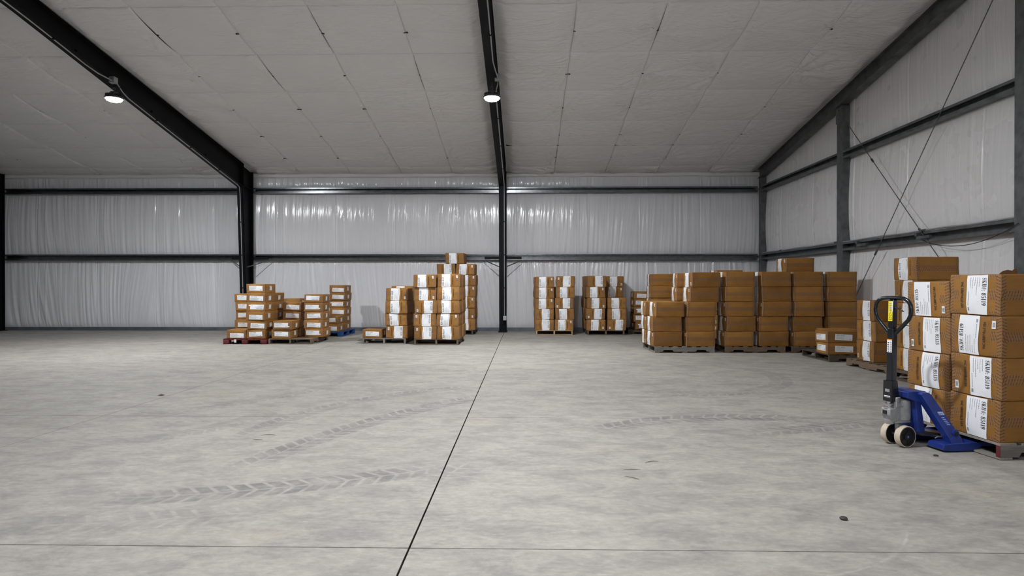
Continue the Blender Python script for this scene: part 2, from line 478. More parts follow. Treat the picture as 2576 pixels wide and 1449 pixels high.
# ceiling: outer roof sheets plus quilted panels between purlins and seams
def roof_frame(u, v, w): return Vector((w, u, v))
ce = MB().prism([(WY + .3, roof_z(WY + .3) + .12), (RIDGE_Y, roof_z(RIDGE_Y) + .12), (-6.2, roof_z(2 * RIDGE_Y + 6.2) + .12),
                 (-6.2, roof_z(2 * RIDGE_Y + 6.2) + .2), (RIDGE_Y, roof_z(RIDGE_Y) + .2), (WY + .3, roof_z(WY + .3) + .2)], -24, 7.4, roof_frame)
ce = struct(ce.obj('ceiling', 'vinyl_roof'))
PUR = [18.62, 18.03, 16.52, 15.0, 13.47, 11.95, 10.43, 8.9]
sx = [FRAMES[2] + 1.53 * i for i in range(-11, 6)] + [EX]
dn = Vector((0, -SLOPE, -1)).normalized(); along = Vector((0, -1, SLOPE))
for i in range(len(sx) - 1):
    for j in range(len(PUR) - 1):
        xa, xb, yf, yn = sx[i], sx[i + 1], PUR[j], PUR[j + 1]
        su, sv = xb - xa, yf - yn
        if su < .05: continue
        sd = i * 3.7 + j * 1.9
        rag = random.uniform(.4, 1.5) * (1.5 if (i > 11 or i in (5, 6, 11)) else .7)
        tl = random.uniform(-.015, .015); sag = random.uniform(.6, 1.5)
        flags = tuple(min(abs(x_ - f) for f in FRAMES + [7.004]) < .05 for x_ in (xa, xb))
        if any(flags): rag = max(rag, 1.5)
        def d(u, v, flags=flags, su=su, sv=sv, sd=sd, rag=rag, tl=tl, sag=sag):
            s_, t = u / su, v / sv
            eu, ev = max(0.0, min(u, su - u)), max(0.0, min(v, sv - v))
            p = .046 * (1 - math.exp(-ev / .012)) * (.35 + .65 * (1 - math.exp(-eu / .014)))
            p += .05 * sag * (max(0, math.sin(PI * t)) ** .8) * (.6 + .4 * max(0, math.sin(PI * s_)) ** .6)
            p += tl * s_ * math.sin(PI * t)
            w = 0
            for cx_, sg in ((0, 1), (su, -1)):
                dx, dy = (u - cx_) * sg, v - sv * .5
                r = math.hypot(dx, dy)
                th = math.atan2(dy, max(dx, 1e-4))
                w += (noise.noise(Vector((th * 5 + sd, r * .6, cx_ + sd))) + .6 * noise.noise(Vector((th * 11 + sd, r * .6, cx_)))) * math.exp(-r / .55) * min(1, r / .12)
            diag = noise.noise(Vector(((u * .9 + v * 1.2) * 7 + sd, (u - v) * .8, sd))) * .6
            fade = min(1, eu / .05) * min(1, ev / .05)
            lim = 1.0
            if flags[0]: lim = min(lim, max(0, (u - .12) / .2))
            if flags[1]: lim = min(lim, max(0, (su - u - .12) / .2))
            return .004 + max(-.02, p + (.046 * w + .018 * diag) * rag * fade) * lim
        quilt('insulation_panel', 'vinyl_roof', ce, Vector((xa, yf, roof_z(yf))), Vector((1, 0, 0)), along, dn, su, sv, 40, 36, d, True)
# black strap clips midway between purlins on every seam
cl = MB()
cl.box(-.045, .045, -.009, .009, -.006, .004).box(-.05, -.022, -.02, .014, -.008, .004).box(.022, .05, -.014, .02, -.008, .004)
clm = cl.mesh('strap_clip'); clm.materials.append(M['ink'])
for x in sx[1:-1]:
    if min(abs(x - f) for f in FRAMES) < .2: continue
    for j in range(1, len(PUR) - 1):
        yy = (PUR[j] + PUR[j + 1]) / 2
        o = link('strap_clip', clm, None, ce); o.location = (x, yy, roof_z(yy) - .066)
        o.rotation_euler = (-math.atan(SLOPE), 0, random.uniform(-.25, .25))
# dark strip painting the shade of a slit along one purlin and rolled lap of facing at the eave
struct(MB().box(-.5, 4.6, 16.50, 16.53, roof_z(16.52) - .035, roof_z(16.52) - .01).obj('trim_slit_shade', 'joint'))
ev_ = MB()
pts = []
for i in range(0, 240):
    x = -16.5 + i * .0988
    pts.append((x, WY - .05 + .012 * noise.noise(Vector((x * 1.7, 2, 0))), EAVE - .10 + .018 * noise.noise(Vector((x * .9, 5, 0)))))
struct(ev_.tube(pts, .07, 8).obj('trim_3', 'vinyl_roof', smooth=True))

# ------------------------------------------------------------------ steel frames
fw = .1
frame_names = {0: 'at the far left edge', 1: 'between the flat cartons and the left bay', 2: 'in the middle of the back wall'}
for i, fx in enumerate(FRAMES):
    where = ['at the left edge of the hall', 'left of centre behind the flat cartons', 'at the centre of the back wall'][i]
    col = thing('steel_column', (fx, 18.05, 0), 'black tapered steel column ' + where, 'column', group='black tapered frame columns')
    yo = 18.40 - 18.05
    zt = roof_z(17.8) - .0
    # inner edge runs from y=18.02 at the base to 17.74 at the knee
    yi0, yi1, zk = -.03, -.29, 4.26
    def yi(z): return yi0 + (yi1 - yi0) * z / zk
    MB().prism([(yi(0), .02), (yo, .02), (yo, 4.78), (yi1, 4.9), (yi1, zk)], -.006, .006, lambda u, v, w: Vector((w, u, v))).obj('web', 'black_steel', col)
    MB().prism([(yo - .012, .02), (yo, .02), (yo, 4.78), (yo - .012, 4.78)], -fw, fw, lambda u, v, w: Vector((w, u, v))).obj('outer_flange', 'black_steel', col)
    MB().prism([(yi(0) - .012, .02), (yi(0), .02), (yi1, zk), (yi1 - .012, zk)], -fw, fw, lambda u, v, w: Vector((w, u, v))).obj('inner_flange', 'black_steel', col)
    MB().box(-.13, .13, -.08, yo + .06, 0, .02).obj('base_plate', 'black_steel', col)
    st = MB()
    for s_ in (-1, 1): st.box(s_ * .006, s_ * fw, yi1, yo, zk - .006, zk + .006)
    st.obj('stiffener', 'black_steel', col)
    # rafter
    raf = thing('steel_rafter', (fx, 17.8, zk), 'black sloping steel rafter above the column ' + where, 'beam', group='black roof rafters')
    def top(y): return roof_z(y) - .035 - zk
    y0, y1 = 0.02, RIDGE_Y - 17.8
    yk = -.29 + 18.05 - 17.8
    dep0, dep1 = .66, .36
    def bot(y):
        t = max(0, min(1, (yk - y) / 7.9)); return top(17.8 + y) - (dep0 + (dep1 - dep0) * t)
    L = [yk, yk - 3.95, yk - 7.9, y1]
    upper = [(y, top(17.8 + y)) for y in L]; lower = [(y, bot(y)) for y in L]
    MB().prism(upper + lower[::-1], -.006, .006, lambda u, v, w: Vector((w, u, v))).obj('web', 'black_steel', raf)
    MB().prism(upper + [(a, b - .014) for a, b in upper[::-1]], -fw, fw, lambda u, v, w: Vector((w, u, v))).obj('top_flange', 'black_steel', raf)
    MB().prism(lower + [(a, b - .014) for a, b in lower[::-1]], -fw, fw, lambda u, v, w: Vector((w, u, v))).obj('bottom_flange', 'black_steel', raf)
    # knee plates where rafter meets column
    kp = MB()
    kp.box(-fw, fw, yk - .012, yk + .012, bot(yk), top(17.8 + yk)).obj('end_plate', 'black_steel', raf)
    for n_, yy in enumerate([-2.0, -4.3, -6.6]):
        MB().box(.006, .05, yy - .05, yy + .05, bot(yy) + .03, bot(yy) + .11).obj('brace_clip', 'black_steel', raf)
    # conduit on the frame: up the column, along the rafter to the lamp
    if i > 0:
        cd = thing('conduit', (fx, 17.9, 0), 'thin grey conduit running up the black column ' + where, 'conduit', group='conduits on the black frames')
        path = [(.06, -.0 + yi(.5) + .12, .5)]
        for z in (1, 2, 3, 4.0): path.append((.06, yi(z) + .12, z))
        path.append((.06, yi1 + .10, 4.2))
        lamp_y = 12.2 - 17.9
        def cz(y): return bot(y + .1) + zk - .03
        path.append((.06, -.32, cz(-.32)))
        for q in range(1, 9):
            y = -.32 + (lamp_y + .55 + .32) * q / 8; path.append((.06, y, cz(y) + 0))
        path += [(.075, lamp_y + .35, cz(lamp_y + .35) + .02), (.12, lamp_y + .12, cz(lamp_y + .12) + .06), (.12, lamp_y - .1, cz(lamp_y) + .06),
                 (.09, lamp_y - .4, cz(lamp_y - .4)), (.06, lamp_y - .7, cz(lamp_y - .7)), (.06, lamp_y - 2, cz(lamp_y - 2)), (.06, lamp_y - 3.4, cz(lamp_y - 3.4))]
        path = [(a, b - .14, c) for a, b, c in path]
        MB().tube(path, .013, 6).obj('pipe', 'conduit', cd, smooth=True)
        bx = MB().box(.02, .12, yi(.4) - .04, yi(.4) + .0, .36, .49); bx.obj('socket_box', 'conduit', cd, bevel=.006)
        MB().box(.06, .17, lamp_y - .06 - .14, lamp_y + .06 - .14, cz(lamp_y) + .02, cz(lamp_y) + .14).obj('junction_box', 'conduit', cd, bevel=.004)
        for z in (1.3, 2.25, 3.2):
            MB().box(.035, .085, yi(z) - .04, yi(z) - .0, z - .012, z + .012).obj('strap', 'black_steel', cd)
        for y in (-1.4, -2.8, -4.2, -7.2):
            MB().box(.035, .085, y - .16, y - .12, cz(y) - .016, cz(y) + .016).obj('strap', 'black_steel', cd)

def channel(o, a, b, z0, z1, mode, material):
    """C section open to the room; mode 'x': along X on the back wall, 'y': along Y on the end wall"""
    h = z1 - z0
    p = [(0, 0), (.16, 0), (.16, .045), (.148, .045), (.148, .012), (.012, .012), (.012, h - .012), (.148, h - .012), (.148, h - .045), (.16, h - .045), (.16, h), (0, h)]
    if mode == 'x': f = lambda u, v, w: Vector((w, 18.56 - u, z0 + v))
    else: f = lambda u, v, w: Vector((7.11 - u, w, z0 + v))
    mb = MB()
    for w in (a, b): mb.v += [tuple(f(u, v, w)) for u, v in p]
    n = len(p)
    mb.f += [(i, (i + 1) % n, n + (i + 1) % n, n + i) for i in range(n)]
    mb.f += [(0, 1, 2, 3, 4, 5), (0, 5, 6, 11), (6, 7, 8, 9, 10, 11)]
    mb.f += [tuple(n + i for i in q) for q in ((0, 1, 2, 3, 4, 5), (0, 5, 6, 11), (6, 7, 8, 9, 10, 11))]
    return mb.obj(o, material)
bays = [(FRAMES[0] + .004, FRAMES[1] - .1, 'in the dark left bay'), (FRAMES[1] + .1, FRAMES[2] - .1, 'in the lit middle bay'), (FRAMES[2] + .1, 6.9, 'in the right bay')]
for (a, b, w) in bays:
    for (z0, z1), nm in ((G1, 'lower'), (G2, 'upper')):
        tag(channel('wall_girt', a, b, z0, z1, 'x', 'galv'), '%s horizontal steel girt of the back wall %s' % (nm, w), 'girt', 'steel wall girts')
ebays = [(13.88, 18.25, 'nearest the corner'), (8.9, 13.62, 'crossed by the brace cables'), (3.5, 8.62, 'at the right picture edge')]
for (a, b, w) in ebays:
    for (z0, z1), nm in ((G1, 'lower'), (G2, 'upper')):
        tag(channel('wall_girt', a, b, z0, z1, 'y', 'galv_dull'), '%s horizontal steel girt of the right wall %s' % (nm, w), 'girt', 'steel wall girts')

# flange braces beside two columns
for i in (1, 2):
    for s_ in (-1, 1):
        fx = FRAMES[i]
        fb = thing('flange_brace', (fx, 18.1, 2.1), 'thin steel brace from lower girt to the %s side of the %s column' % (['left', 'right'][s_ > 0], ['left', 'centre'][i - 1]), 'brace', group='column flange braces')
        MB().tube([(s_ * .56, .29, .02), (s_ * .09, -.12, -.19)], .016, 4).obj('strut', 'galv_dull', fb)
        MB().box(min(s_ * .1, s_ * .55), max(s_ * .1, s_ * .55), .27, .30, .06, .13).obj('girt_plate', 'black_steel', fb)

# end wall posts, corner post and rake beam
def ipost(name, y0, y1, zt, label, bx_=True):
    o = thing(name, (6.95, (y0 + y1) / 2, 0), label, 'column', group='grey end wall posts')
    h = (y1 - y0) / 2
    MB().box(0, .008, -h, h, .015, zt).obj('inner_flange', 'galv_dull', o)
    MB().box(.008, .14, -.006, .006, .015, zt).obj('web', 'galv_dull', o)
    MB().box(.008, .14, -h, -h + .008, .015, zt).obj('side_flange', 'galv_dull', o)
    MB().box(.14, .148, -h, h, .015, zt).obj('outer_flange', 'galv_dull', o)
    MB().box(-.03, .19, -h - .05, h + .05, 0, .015).obj('base_plate', 'galv_dull', o)
    if bx_:
        MB().box(-.02, 0, -h - .01, h + .01, zt - .36, zt - .02).obj('cap_plate', 'galv_dull', o, bevel=.003)
        for dz in (.08, .28): MB().lathe([(.016, -.012), (.016, 0)], 6, lambda x, y, z: Vector((-.02 + z, x, zt - dz + y))).obj('bolt', 'galv', o)
    return o
ipost('end_wall_post', 13.62, 13.88, roof_z(13.75) - .3, 'grey steel post in the right wall where a brace cable starts')
ipost('end_wall_post', 8.62, 8.90, roof_z(8.76) - .3, 'grey steel post of the right wall at the picture edge')
ipost('corner_post', 18.26, 18.45, roof_z(18.3) - .3, 'grey steel post in the far right corner of the hall', False)
rb = thing('rake_beam', (6.95, 18.4, roof_z(18.4)), 'grey sloping steel beam along the top of the right wall', 'beam')
R = [0, RIDGE_Y - 18.4]
MB().prism([(y, -SLOPE * y - .03) for y in R] + [(y, -SLOPE * y - .30) for y in R[::-1]], 0, .01, lambda u, v, w: Vector((w, u, v))).obj('web', 'galv_dull', rb)
for dz, nm in ((-.03, 'top_flange'), (-.29, 'bottom_flange')):
    MB().prism([(y, -SLOPE * y + dz) for y in R] + [(y, -SLOPE * y + dz - .01) for y in R[::-1]], -.07, .12, lambda u, v, w: Vector((w, u, v))).obj(nm, 'galv_dull', rb)

# brace cables and wires on the end wall
def cable(name, pts, r, material, label, cat='cable', extra=None):
    o = thing(name, pts[0], label, cat)
    o.location = (0, 0, 0)
    MB().tube(pts, r, 6).obj('strand', material, o, smooth=True)
    for p, q in (extra or []):
        MB().tube([p, q], r * 2.6, 6).obj('turnbuckle', 'galv', o, smooth=True)
    return o
def lerp(a, b, t): return tuple(a[i] + (b[i] - a[i]) * t for i in range(3))
a, b = (6.93, 13.60, 5.05), (6.93, 8.92, .25)
cable('brace_cable', [a, b], .0075, 'galv_dull', 'thin brace cable falling towards the picture edge on the right wall', extra=[(lerp(a, b, .24), lerp(a, b, .255)), (lerp(a, b, .56), lerp(a, b, .575))])
a, b = (6.94, 8.92, 6.05), (6.94, 13.60, .5)
cable('brace_cable', [a, b], .0075, 'galv_dull', 'thin brace cable rising towards the picture edge on the right wall', extra=[(lerp(a, b, .72), lerp(a, b, .735))])
wp = [(6.93, 10.9 - 2.1 * t, 2.16 - .2 * math.sin(PI * t) ** .8 - .0 + .08 * t) for t in [i / 14 for i in range(15)]]
cable('wire', wp, .006, 'rubber', 'dark wire sagging below the lower girt of the right wall', 'wire')
wp = [(6.965, 18.2 - i * .6, 2.325 + .008 * math.sin(i * 2.1)) for i in range(0, 25)]
o = cable('conduit', wp, .014, 'conduit', 'grey conduit lying along the lower girt of the right wall', 'conduit')
for i in (2, 7, 12, 16):
    MB().tube([wp[i], wp[i + 1]][:2] if False else [lerp(wp[i], wp[i + 1], .0), lerp(wp[i], wp[i + 1], .25)], .024, 6).obj('coupling', 'galv_dull', o)
# light box-outs hung on the girt
for y, w in ((12.95, 'beside the post'), (11.0, 'below the cable crossing')):
    t = thing('girt_bracket', (6.94, y, 2.2), 'small steel bracket on the lower right wall girt ' + w, 'bracket', group='girt brackets')
    MB().box(-.05, .0, -.35, 0, -.02, .03).obj('arm', 'galv_dull', t)
    MB().box(-.06, .01, -.03, .03, .03, .09).obj('hook', 'galv_dull', t)

# ------------------------------------------------------------------ ceiling lamps
def hull_lamp(i, x, y, z):
    lab = ['lit round ceiling lamp under the left rafter', 'lit round ceiling lamp under the centre rafter',
           'round ceiling lamp nearer the ridge on the centre rafter', 'unseen round fill lamp added behind the viewer'][i]
    o = thing('ceiling_lamp', (x, y, z), lab, 'lamp', group='round high bay lamps')
    MB().lathe([(.03, -.055), (.09, -.05), (.135, -.032), (.155, .0), (.155, .006)], 28).obj('lens', 'lens', o)
    MB().lathe([(.165, .0), (.17, .02), (.16, .045), (.08, .055)], 28, None, False).obj('reflector_rim', 'lamp_body', o, smooth=False)
    ld = bpy.data.lights.new('lamp_light', 'AREA'); ld.shape = 'DISK'; ld.size = .3; ld.energy = LAMP_WATTS; ld.color = LAMP_COLOR
    lo = bpy.data.objects.new('lamp_light', ld); C.objects.link(lo); lo.parent = o; lo.location = (0, 0, -.06)
    fins = MB()
    for q in range(24):
        m_ = Matrix.Rotation(2 * PI * q / 24, 4, 'Z')
        fins.box(.07, .155, -.003, .003, .05, .09, m_)
    fins.obj('heat_sink', 'lamp_body', o)
    MB().lathe([(.07, .05), (.075, .09), (.07, .14), (.03, .15)], 20).obj('driver_housing', 'lamp_body', o, smooth=False)
    rz = roof_z(y) if y > RIDGE_Y else roof_z(2 * RIDGE_Y - y)
    hk = [(0, 0, .15), (0, 0, .18)] + [(.025 * math.sin(a_), 0, .205 - .025 * math.cos(a_)) for a_ in [k * PI / 5 for k in range(0, 9)]]
    MB().tube(hk, .006, 6).obj('hook', 'galv_dull', o, smooth=True)
    MB().tube([(0, 0, .205), (0, 0, max(.26, rz - .40 - z))], .005, 6).obj('hanger', 'galv_dull', o)
    MB().box(-.05, .05, -.03, .03, max(.24, rz - .44 - z), max(.26, rz - .40 - z)).obj('beam_clamp', 'black_steel', o)
    MB().tube([(.05, 0, .14), (.10, .02, .17), (.13, .0, .26), (.13, -.02, .36)], .005, 5).obj('power_cord', 'rubber', o, smooth=True)
for i, l in enumerate(LAMPS): hull_lamp(i, *l)

# ------------------------------------------------------------------ lettering
def stroke(pts, tk, tn, force=None):
    """calligraphic stroke: thick where it runs upright, thin where it runs level"""
    vs, fs = [], []
    n = len(pts)
    for i in range(n):
        a = pts[max(0, i - 1)]; b = pts[min(n - 1, i + 1)]
        dx, dy = b[0] - a[0], b[1] - a[1]; l = math.hypot(dx, dy) or 1
        dx, dy = dx / l, dy / l
        w = force if force else tn + (tk - tn) * abs(dy) ** 1.6
        vs += [(pts[i][0] - dy * w / 2, pts[i][1] + dx * w / 2), (pts[i][0] + dy * w / 2, pts[i][1] - dx * w / 2)]
    fs = [(2 * i, 2 * i + 1, 2 * i + 3, 2 * i + 2) for i in range(n - 1)]
    return vs, fs
def arc(cx, cy, rx, ry, a0, a1, n=10):
    return [(cx + rx * math.cos(math.radians(a0 + (a1 - a0) * i / n)), cy + ry * math.sin(math.radians(a0 + (a1 - a0) * i / n))) for i in range(n + 1)]
def glyph(ch):
    """list of (points, forced width) on a unit em, and the advance"""
    T = None
    if ch == 'S': return [(arc(.3, .74, .2, .23, 25, 180, 8) + arc(.3, .74, .2, .23, 180, 255, 3)[1:], .07), ([(.14, .62), (.3, .52), (.46, .40)], .2), (arc(.3, .26, .22, .24, 35, -155, 10), .07), ([(.5, .62), (.5, .95)], .04), ([(.08, .05), (.08, .36)], .04)], .66
    if ch == 'K': return [([(.16, 0), (.16, 1)], .19), ([(.24, .42), (.66, .98)], .05), ([(.34, .56), (.68, .02)], .19), ([(.02, .02), (.36, .02)], .05), ([(.02, .98), (.36, .98)], .05), ([(.5, .98), (.8, .98)], .05), ([(.5, .02), (.86, .02)], .05)], .9
    if ch == 'U': return [([(.16, 1), (.16, .3)] + arc(.39, .28, .23, .26, 180, 360, 8) + [(.62, 1)], T), ([(.02, .98), (.34, .98)], .05), ([(.5, .98), (.76, .98)], .05)], .84
    if ch == '#': return [([(.16, 0), (.34, 1)], .09), ([(.4, 0), (.58, 1)], .09), ([(.06, .34), (.6, .34)], .05), ([(.12, .66), (.66, .66)], .05)], .74
    if ch == ':': return [([(.12, 0), (.12, .17)], .17), ([(.12, .48), (.12, .65)], .17)], .36
    if ch == '8': return [(arc(.3, .75, .19, .22, 0, 360, 14), T), (arc(.3, .26, .22, .24, 0, 360, 14), T)], .68
    if ch == '5': return [([(.1, .9), (.5, .9)], .16), ([(.1, .95), (.1, .5)], .05), (arc(.28, .3, .24, .28, 130, -150, 12), T)], .66
    if ch == '1': return [([(.26, 0), (.26, 1)], .2), ([(.06, .02), (.46, .02)], .05), ([(.08, .82), (.26, .97)], .06)], .56
    if ch == '9': return [(arc(.3, .68, .21, .3, 0, 360, 14), T), (arc(.16, .6, .36, .58, 5, -75, 8), T), ([(.1, .06), (.22, .03)], .1)], .68
    if ch == '3': return [(arc(.28, .75, .2, .22, 150, -80, 10), T), (arc(.28, .27, .23, .25, 85, -150, 12), T)], .66
    if ch == '2': return [(arc(.28, .74, .2, .23, 165, -30, 9) + [(.08, .08)], T), ([(.06, .07), (.52, .07)], .14)], .64
    return [], .34
def text2d(s_, height, length, tk=.2, tn=.06):
    """flat lettering mesh (verts, faces), left end at 0, fitted to length"""
    V, F, x = [], [], 0.0
    for ch in s_:
        g, adv = glyph(ch)
        for pts, fw_ in g:
            vs, fs = stroke(pts, tk, tn, fw_)
            o = len(V); V += [(x + a, b) for a, b in vs]; F += [tuple(i + o for i in q) for q in fs]
        x += adv + .06
    kx = length / (x - .06)
    return [(a * kx, b * height) for a, b in V], F
def font2d(s_, height, length, fat=.018):
    cu = bpy.data.curves.new('text', 'FONT'); cu.body = s_; cu.resolution_u = 2; cu.offset = fat
    ob = bpy.data.objects.new('text', cu); C.objects.link(ob)
    me = bpy.data.meshes.new_from_object(ob.evaluated_get(bpy.context.evaluated_depsgraph_get()))
    V = [(v.co.x, v.co.y) for v in me.vertices]; F = [tuple(p.vertices) for p in me.polygons]
    bpy.data.objects.remove(ob); bpy.data.curves.remove(cu); bpy.data.meshes.remove(me)
    x0 = min(v[0] for v in V); x1 = max(v[0] for v in V); y1 = max(v[1] for v in V)
    return [((a - x0) / (x1 - x0) * length, b / y1 * height) for a, b in V], F
def print_rows(rows, rnd):
    """rows of (x, y, length, height): word-like dashes"""
    V, F = [], []
    for x, y, l, h in rows:
        e = x + l
        while x < e:
            w = rnd.uniform(.004, .011)
            o = len(V); V += [(x, y), (x + w, y), (x + w, y + h), (x, y + h)]; F.append((o, o + 1, o + 2, o + 3))
            x += w + .003
    return V, F
def barcode(x, y, w, h, rnd):
    V, F = [], []; e = x + w
    while x < e:
        t = rnd.choice((.0012, .002, .003)); o = len(V)
        V += [(x, y), (x + t, y), (x + t, y + h), (x, y + h)]; F.append((o, o + 1, o + 2, o + 3)); x += t + rnd.choice((.0012, .002))
    return V, F
def merge(*parts):
    V, F = [], []
    for v, f in parts:
        o = len(V); V += v; F += [tuple(i + o for i in q) for q in f]
    return V, F
def patch2d(u0, u1, v0, v1, nu, nv, wob=0.0, seed=0):
    V = []
    for j in range(nv + 1):
        for i in range(nu + 1):
            u, v = u0 + (u1 - u0) * i / nu, v0 + (v1 - v0) * j / nv
            if wob and i in (0, nu): u += wob * noise.noise(Vector((v * 9, seed, i)))
            V.append((u, v))
    return V, [(j * (nu + 1) + i, j * (nu + 1) + i + 1, (j + 1) * (nu + 1) + i + 1, (j + 1) * (nu + 1) + i) for j in range(nv) for i in range(nu)]
VHC = font2d('VHC KIRBYVILLE USA', .026, .20)

# ------------------------------------------------------------------ cartons
class Carton:
    """one carton shape: centre of base at the origin, front face towards -Y"""
    def __init__(s, w, d, h, seed, bulge=.012, dent=.006):
        s.hx, s.hy, s.hz = w / 2, d / 2, h / 2
        s.seed, s.bulge, s.dent = seed, bulge, dent
        rnd = random.Random(seed)
        s.bx = [rnd.uniform(.3, 1.3) * bulge for _ in range(4)]
        s.tw = rnd.uniform(-.012, .012)
        s.lean = rnd.uniform(-.012, .012)
    def warp(s, p):
        """p: point on the sharp box (centred); gives the rounded, slightly crushed surface"""
        r = .009; h = (s.hx, s.hy, s.hz)
        q = Vector([max(-h[i] + r, min(h[i] - r, p[i])) for i in range(3)])
        d_ = Vector(p) - q
        if d_.length > 1e-7: q = q + d_.normalized() * min(d_.length, r) if sum(1 for i in range(3) if abs(d_[i]) > 1e-7) > 1 else Vector(p)
        n = [q[i] / h[i] for i in range(3)]
        f = [max(0, 1 - n[i] ** 2) for i in range(3)]
        out = Vector((0, 0, 0))
        out.x = math.copysign(abs(n[0]) ** 5, n[0]) * f[1] * f[2] * s.bx[0 if n[0] < 0 else 1]
        out.y = math.copysign(abs(n[1]) ** 5, n[1]) * f[0] * f[2] * s.bx[2 if n[1] < 0 else 3]
        out.z = (n[2] ** 5 if n[2] > 0 else 0) * f[0] * f[1] * s.bulge * .25
        nv = noise.noise_vector(q * 5.0 + Vector((s.seed * 3.3, s.seed * 1.1, 0)))
        nv2 = noise.noise_vector(q * 11.0 + Vector((s.seed * 2.3, 0, s.seed)))
        w = nv * s.dent + nv2 * s.dent * .45
        w.z *= .45
        tz = (n[2] + 1) / 2
        c = Vector((s.lean * tz, s.tw * tz * .5, 0))
        return q + out + w + c + Vector((0, 0, s.hz))
    def body(s):
        V, F, UV = [], [], []
        def face(ax, sg, n1, n2):
            h = (s.hx, s.hy, s.hz)
            a, b = [(1, 2), (0, 2), (0, 1)][ax]
            def steps(n, hh):
                e = min(.012, hh * .2) / hh
                return [-1, -1 + e * .45] + [-1 + e + (2 - 2 * e) * i / n for i in range(n + 1)] + [1 - e * .45, 1]
            us, vs_ = steps(n1, h[a]), steps(n2, h[b]); o = len(V)
            for v in vs_:
                for u in us:
                    p = [0, 0, 0]; p[ax] = sg * h[ax]; p[a] = u * h[a]; p[b] = v * h[b]
                    V.append(s.warp(p))
            W = len(us)
            flag = 0 if ax == 2 else (1 if ax == 1 else 2)
            for j in range(len(vs_) - 1):
                for i in range(W - 1):
                    ids = (o + j * W + i, o + j * W + i + 1, o + (j + 1) * W + i + 1, o + (j + 1) * W + i)
                    uv = [(us[i] * h[a], vs_[j] * h[b]), (us[i + 1] * h[a], vs_[j] * h[b]), (us[i + 1] * h[a], vs_[j + 1] * h[b]), (us[i] * h[a], vs_[j + 1] * h[b])]
                    if (sg > 0) != (ax == 1): pass
                    else: ids, uv = ids[::-1], uv[::-1]
                    F.append(ids); UV.append((uv, (h[a], h[b]), flag))
        for sg in (-1, 1):
            face(0, sg, 8, 6); face(1, sg, 9, 7); face(2, sg, 6, 6)
        me = bpy.data.meshes.new('carton'); me.from_pydata(V, [], F)
        l1 = me.uv_layers.new(name='uvm'); l2 = me.uv_layers.new(name='uvh'); l3 = me.uv_layers.new(name='uvf')
        for pg, (uv, hh, fl) in zip(me.polygons, UV):
            pg.use_smooth = True
            for q, li in enumerate(pg.loop_indices):
                l1.data[li].uv = uv[q]; l2.data[li].uv = hh; l3.data[li].uv = (fl, 0)
        me.materials.append(M['card'])
        import bmesh
        bm = bmesh.new(); bm.from_mesh(me); bmesh.ops.remove_doubles(bm, verts=bm.verts, dist=.0002); bmesh.ops.recalc_face_normals(bm, faces=bm.faces); bm.to_mesh(me); bm.free()
        return me
    def decal(s, name, shape, side, lift, material, smooth=False):
        """2D shape (u right, v up, from face centre) laid on a face: 'front', 'right' or 'left'"""
        V, F = shape; out = []
        for u, v in V:
            if side == 'front': p = s.warp((u, -s.hy, v)) + Vector((0, -lift, 0))
            elif side == 'right': p = s.warp((s.hx, u, v)) + Vector((lift, 0, 0))
            else: p = s.warp((-s.hx, -u, v)) + Vector((-lift, 0, 0))
            out.append(p)
        me = bpy.data.meshes.new(name); me.from_pydata(out, [], F); me.update()
        nn = {'front': Vector((0, -1, 0)), 'right': Vector((1, 0, 0)), 'left': Vector((-1, 0, 0))}[side]
        if me.polygons and me.polygons[0].normal.dot(nn) < 0: me.flip_normals()
        if smooth:
            for q in me.polygons: q.use_smooth = True
        me.materials.append(M[material])
        return me

def rot90(shape, u0, v0):            # lettering that reads upwards
    V, F = shape; return [(u0 - y, v0 + x) for x, y in V], F
def move(shape, u0, v0):
    V, F = shape; return [(u0 + x, v0 + y) for x, y in V], F

def tall_proto(seed, sku, sticker, dent=.006, w=.515, d=.592, h=.30):
    c = Carton(w, d, h, seed, .013, dent); rnd = random.Random(seed + 50)
    du = rnd.uniform(-.015, .015)
    l0, l1 = -.153 + du, .052 + du
    parts = []
    lab = c.decal('label', patch2d(l0, l1, -c.hz + .004, c.hz - .004, 6, 9, .006, seed), 'front', .0034, 'paper', True)
    sku_m = c.decal('sku_number', rot90(text2d('SKU#: ' + sku, .040, .205), l0 + .052, -c.hz + .025), 'front', .0046, 'ink')
    rows = [(.0, .0 + .022 * i, rnd.uniform(.05, .13), .004) for i in range(5)]
    fp = rot90(print_rows(rows, rnd), l0 + .17, -c.hz + .02)
    fp2 = rot90(print_rows([(.0, 0, .10, .005)], rnd), l0 + .185, -.02)
    bc = move(barcode(0, 0, .016, .026, rnd), l1 - .03, c.hz - .055)
    fine = c.decal('fine_print', merge(fp, fp2, bc), 'front', .0046, 'fine_ink')
    vhc = c.decal('maker_print', rot90(VHC, l1 + .064, -.10 + rnd.uniform(-.01, .01)), 'front', .0028, 'brown_ink')
    parts = [('label', lab, [('sku_number', sku_m), ('fine_print', fine)]), ('maker_print', vhc, [])]
    if sticker:
        su, sv = (c.hx - .085, sticker * .085)
        st = c.decal('barcode_sticker', patch2d(su, su + .037, sv - .03, sv + .03, 3, 3), 'front', .0034, 'paper')
        bcs = c.decal('barcode', move(barcode(0, 0, .022, .035, rnd), su + .008, sv - .018), 'front', .0046, 'fine_ink')
        parts.append(('barcode_sticker', st, [('barcode', bcs)]))
    return c, c.body(), parts
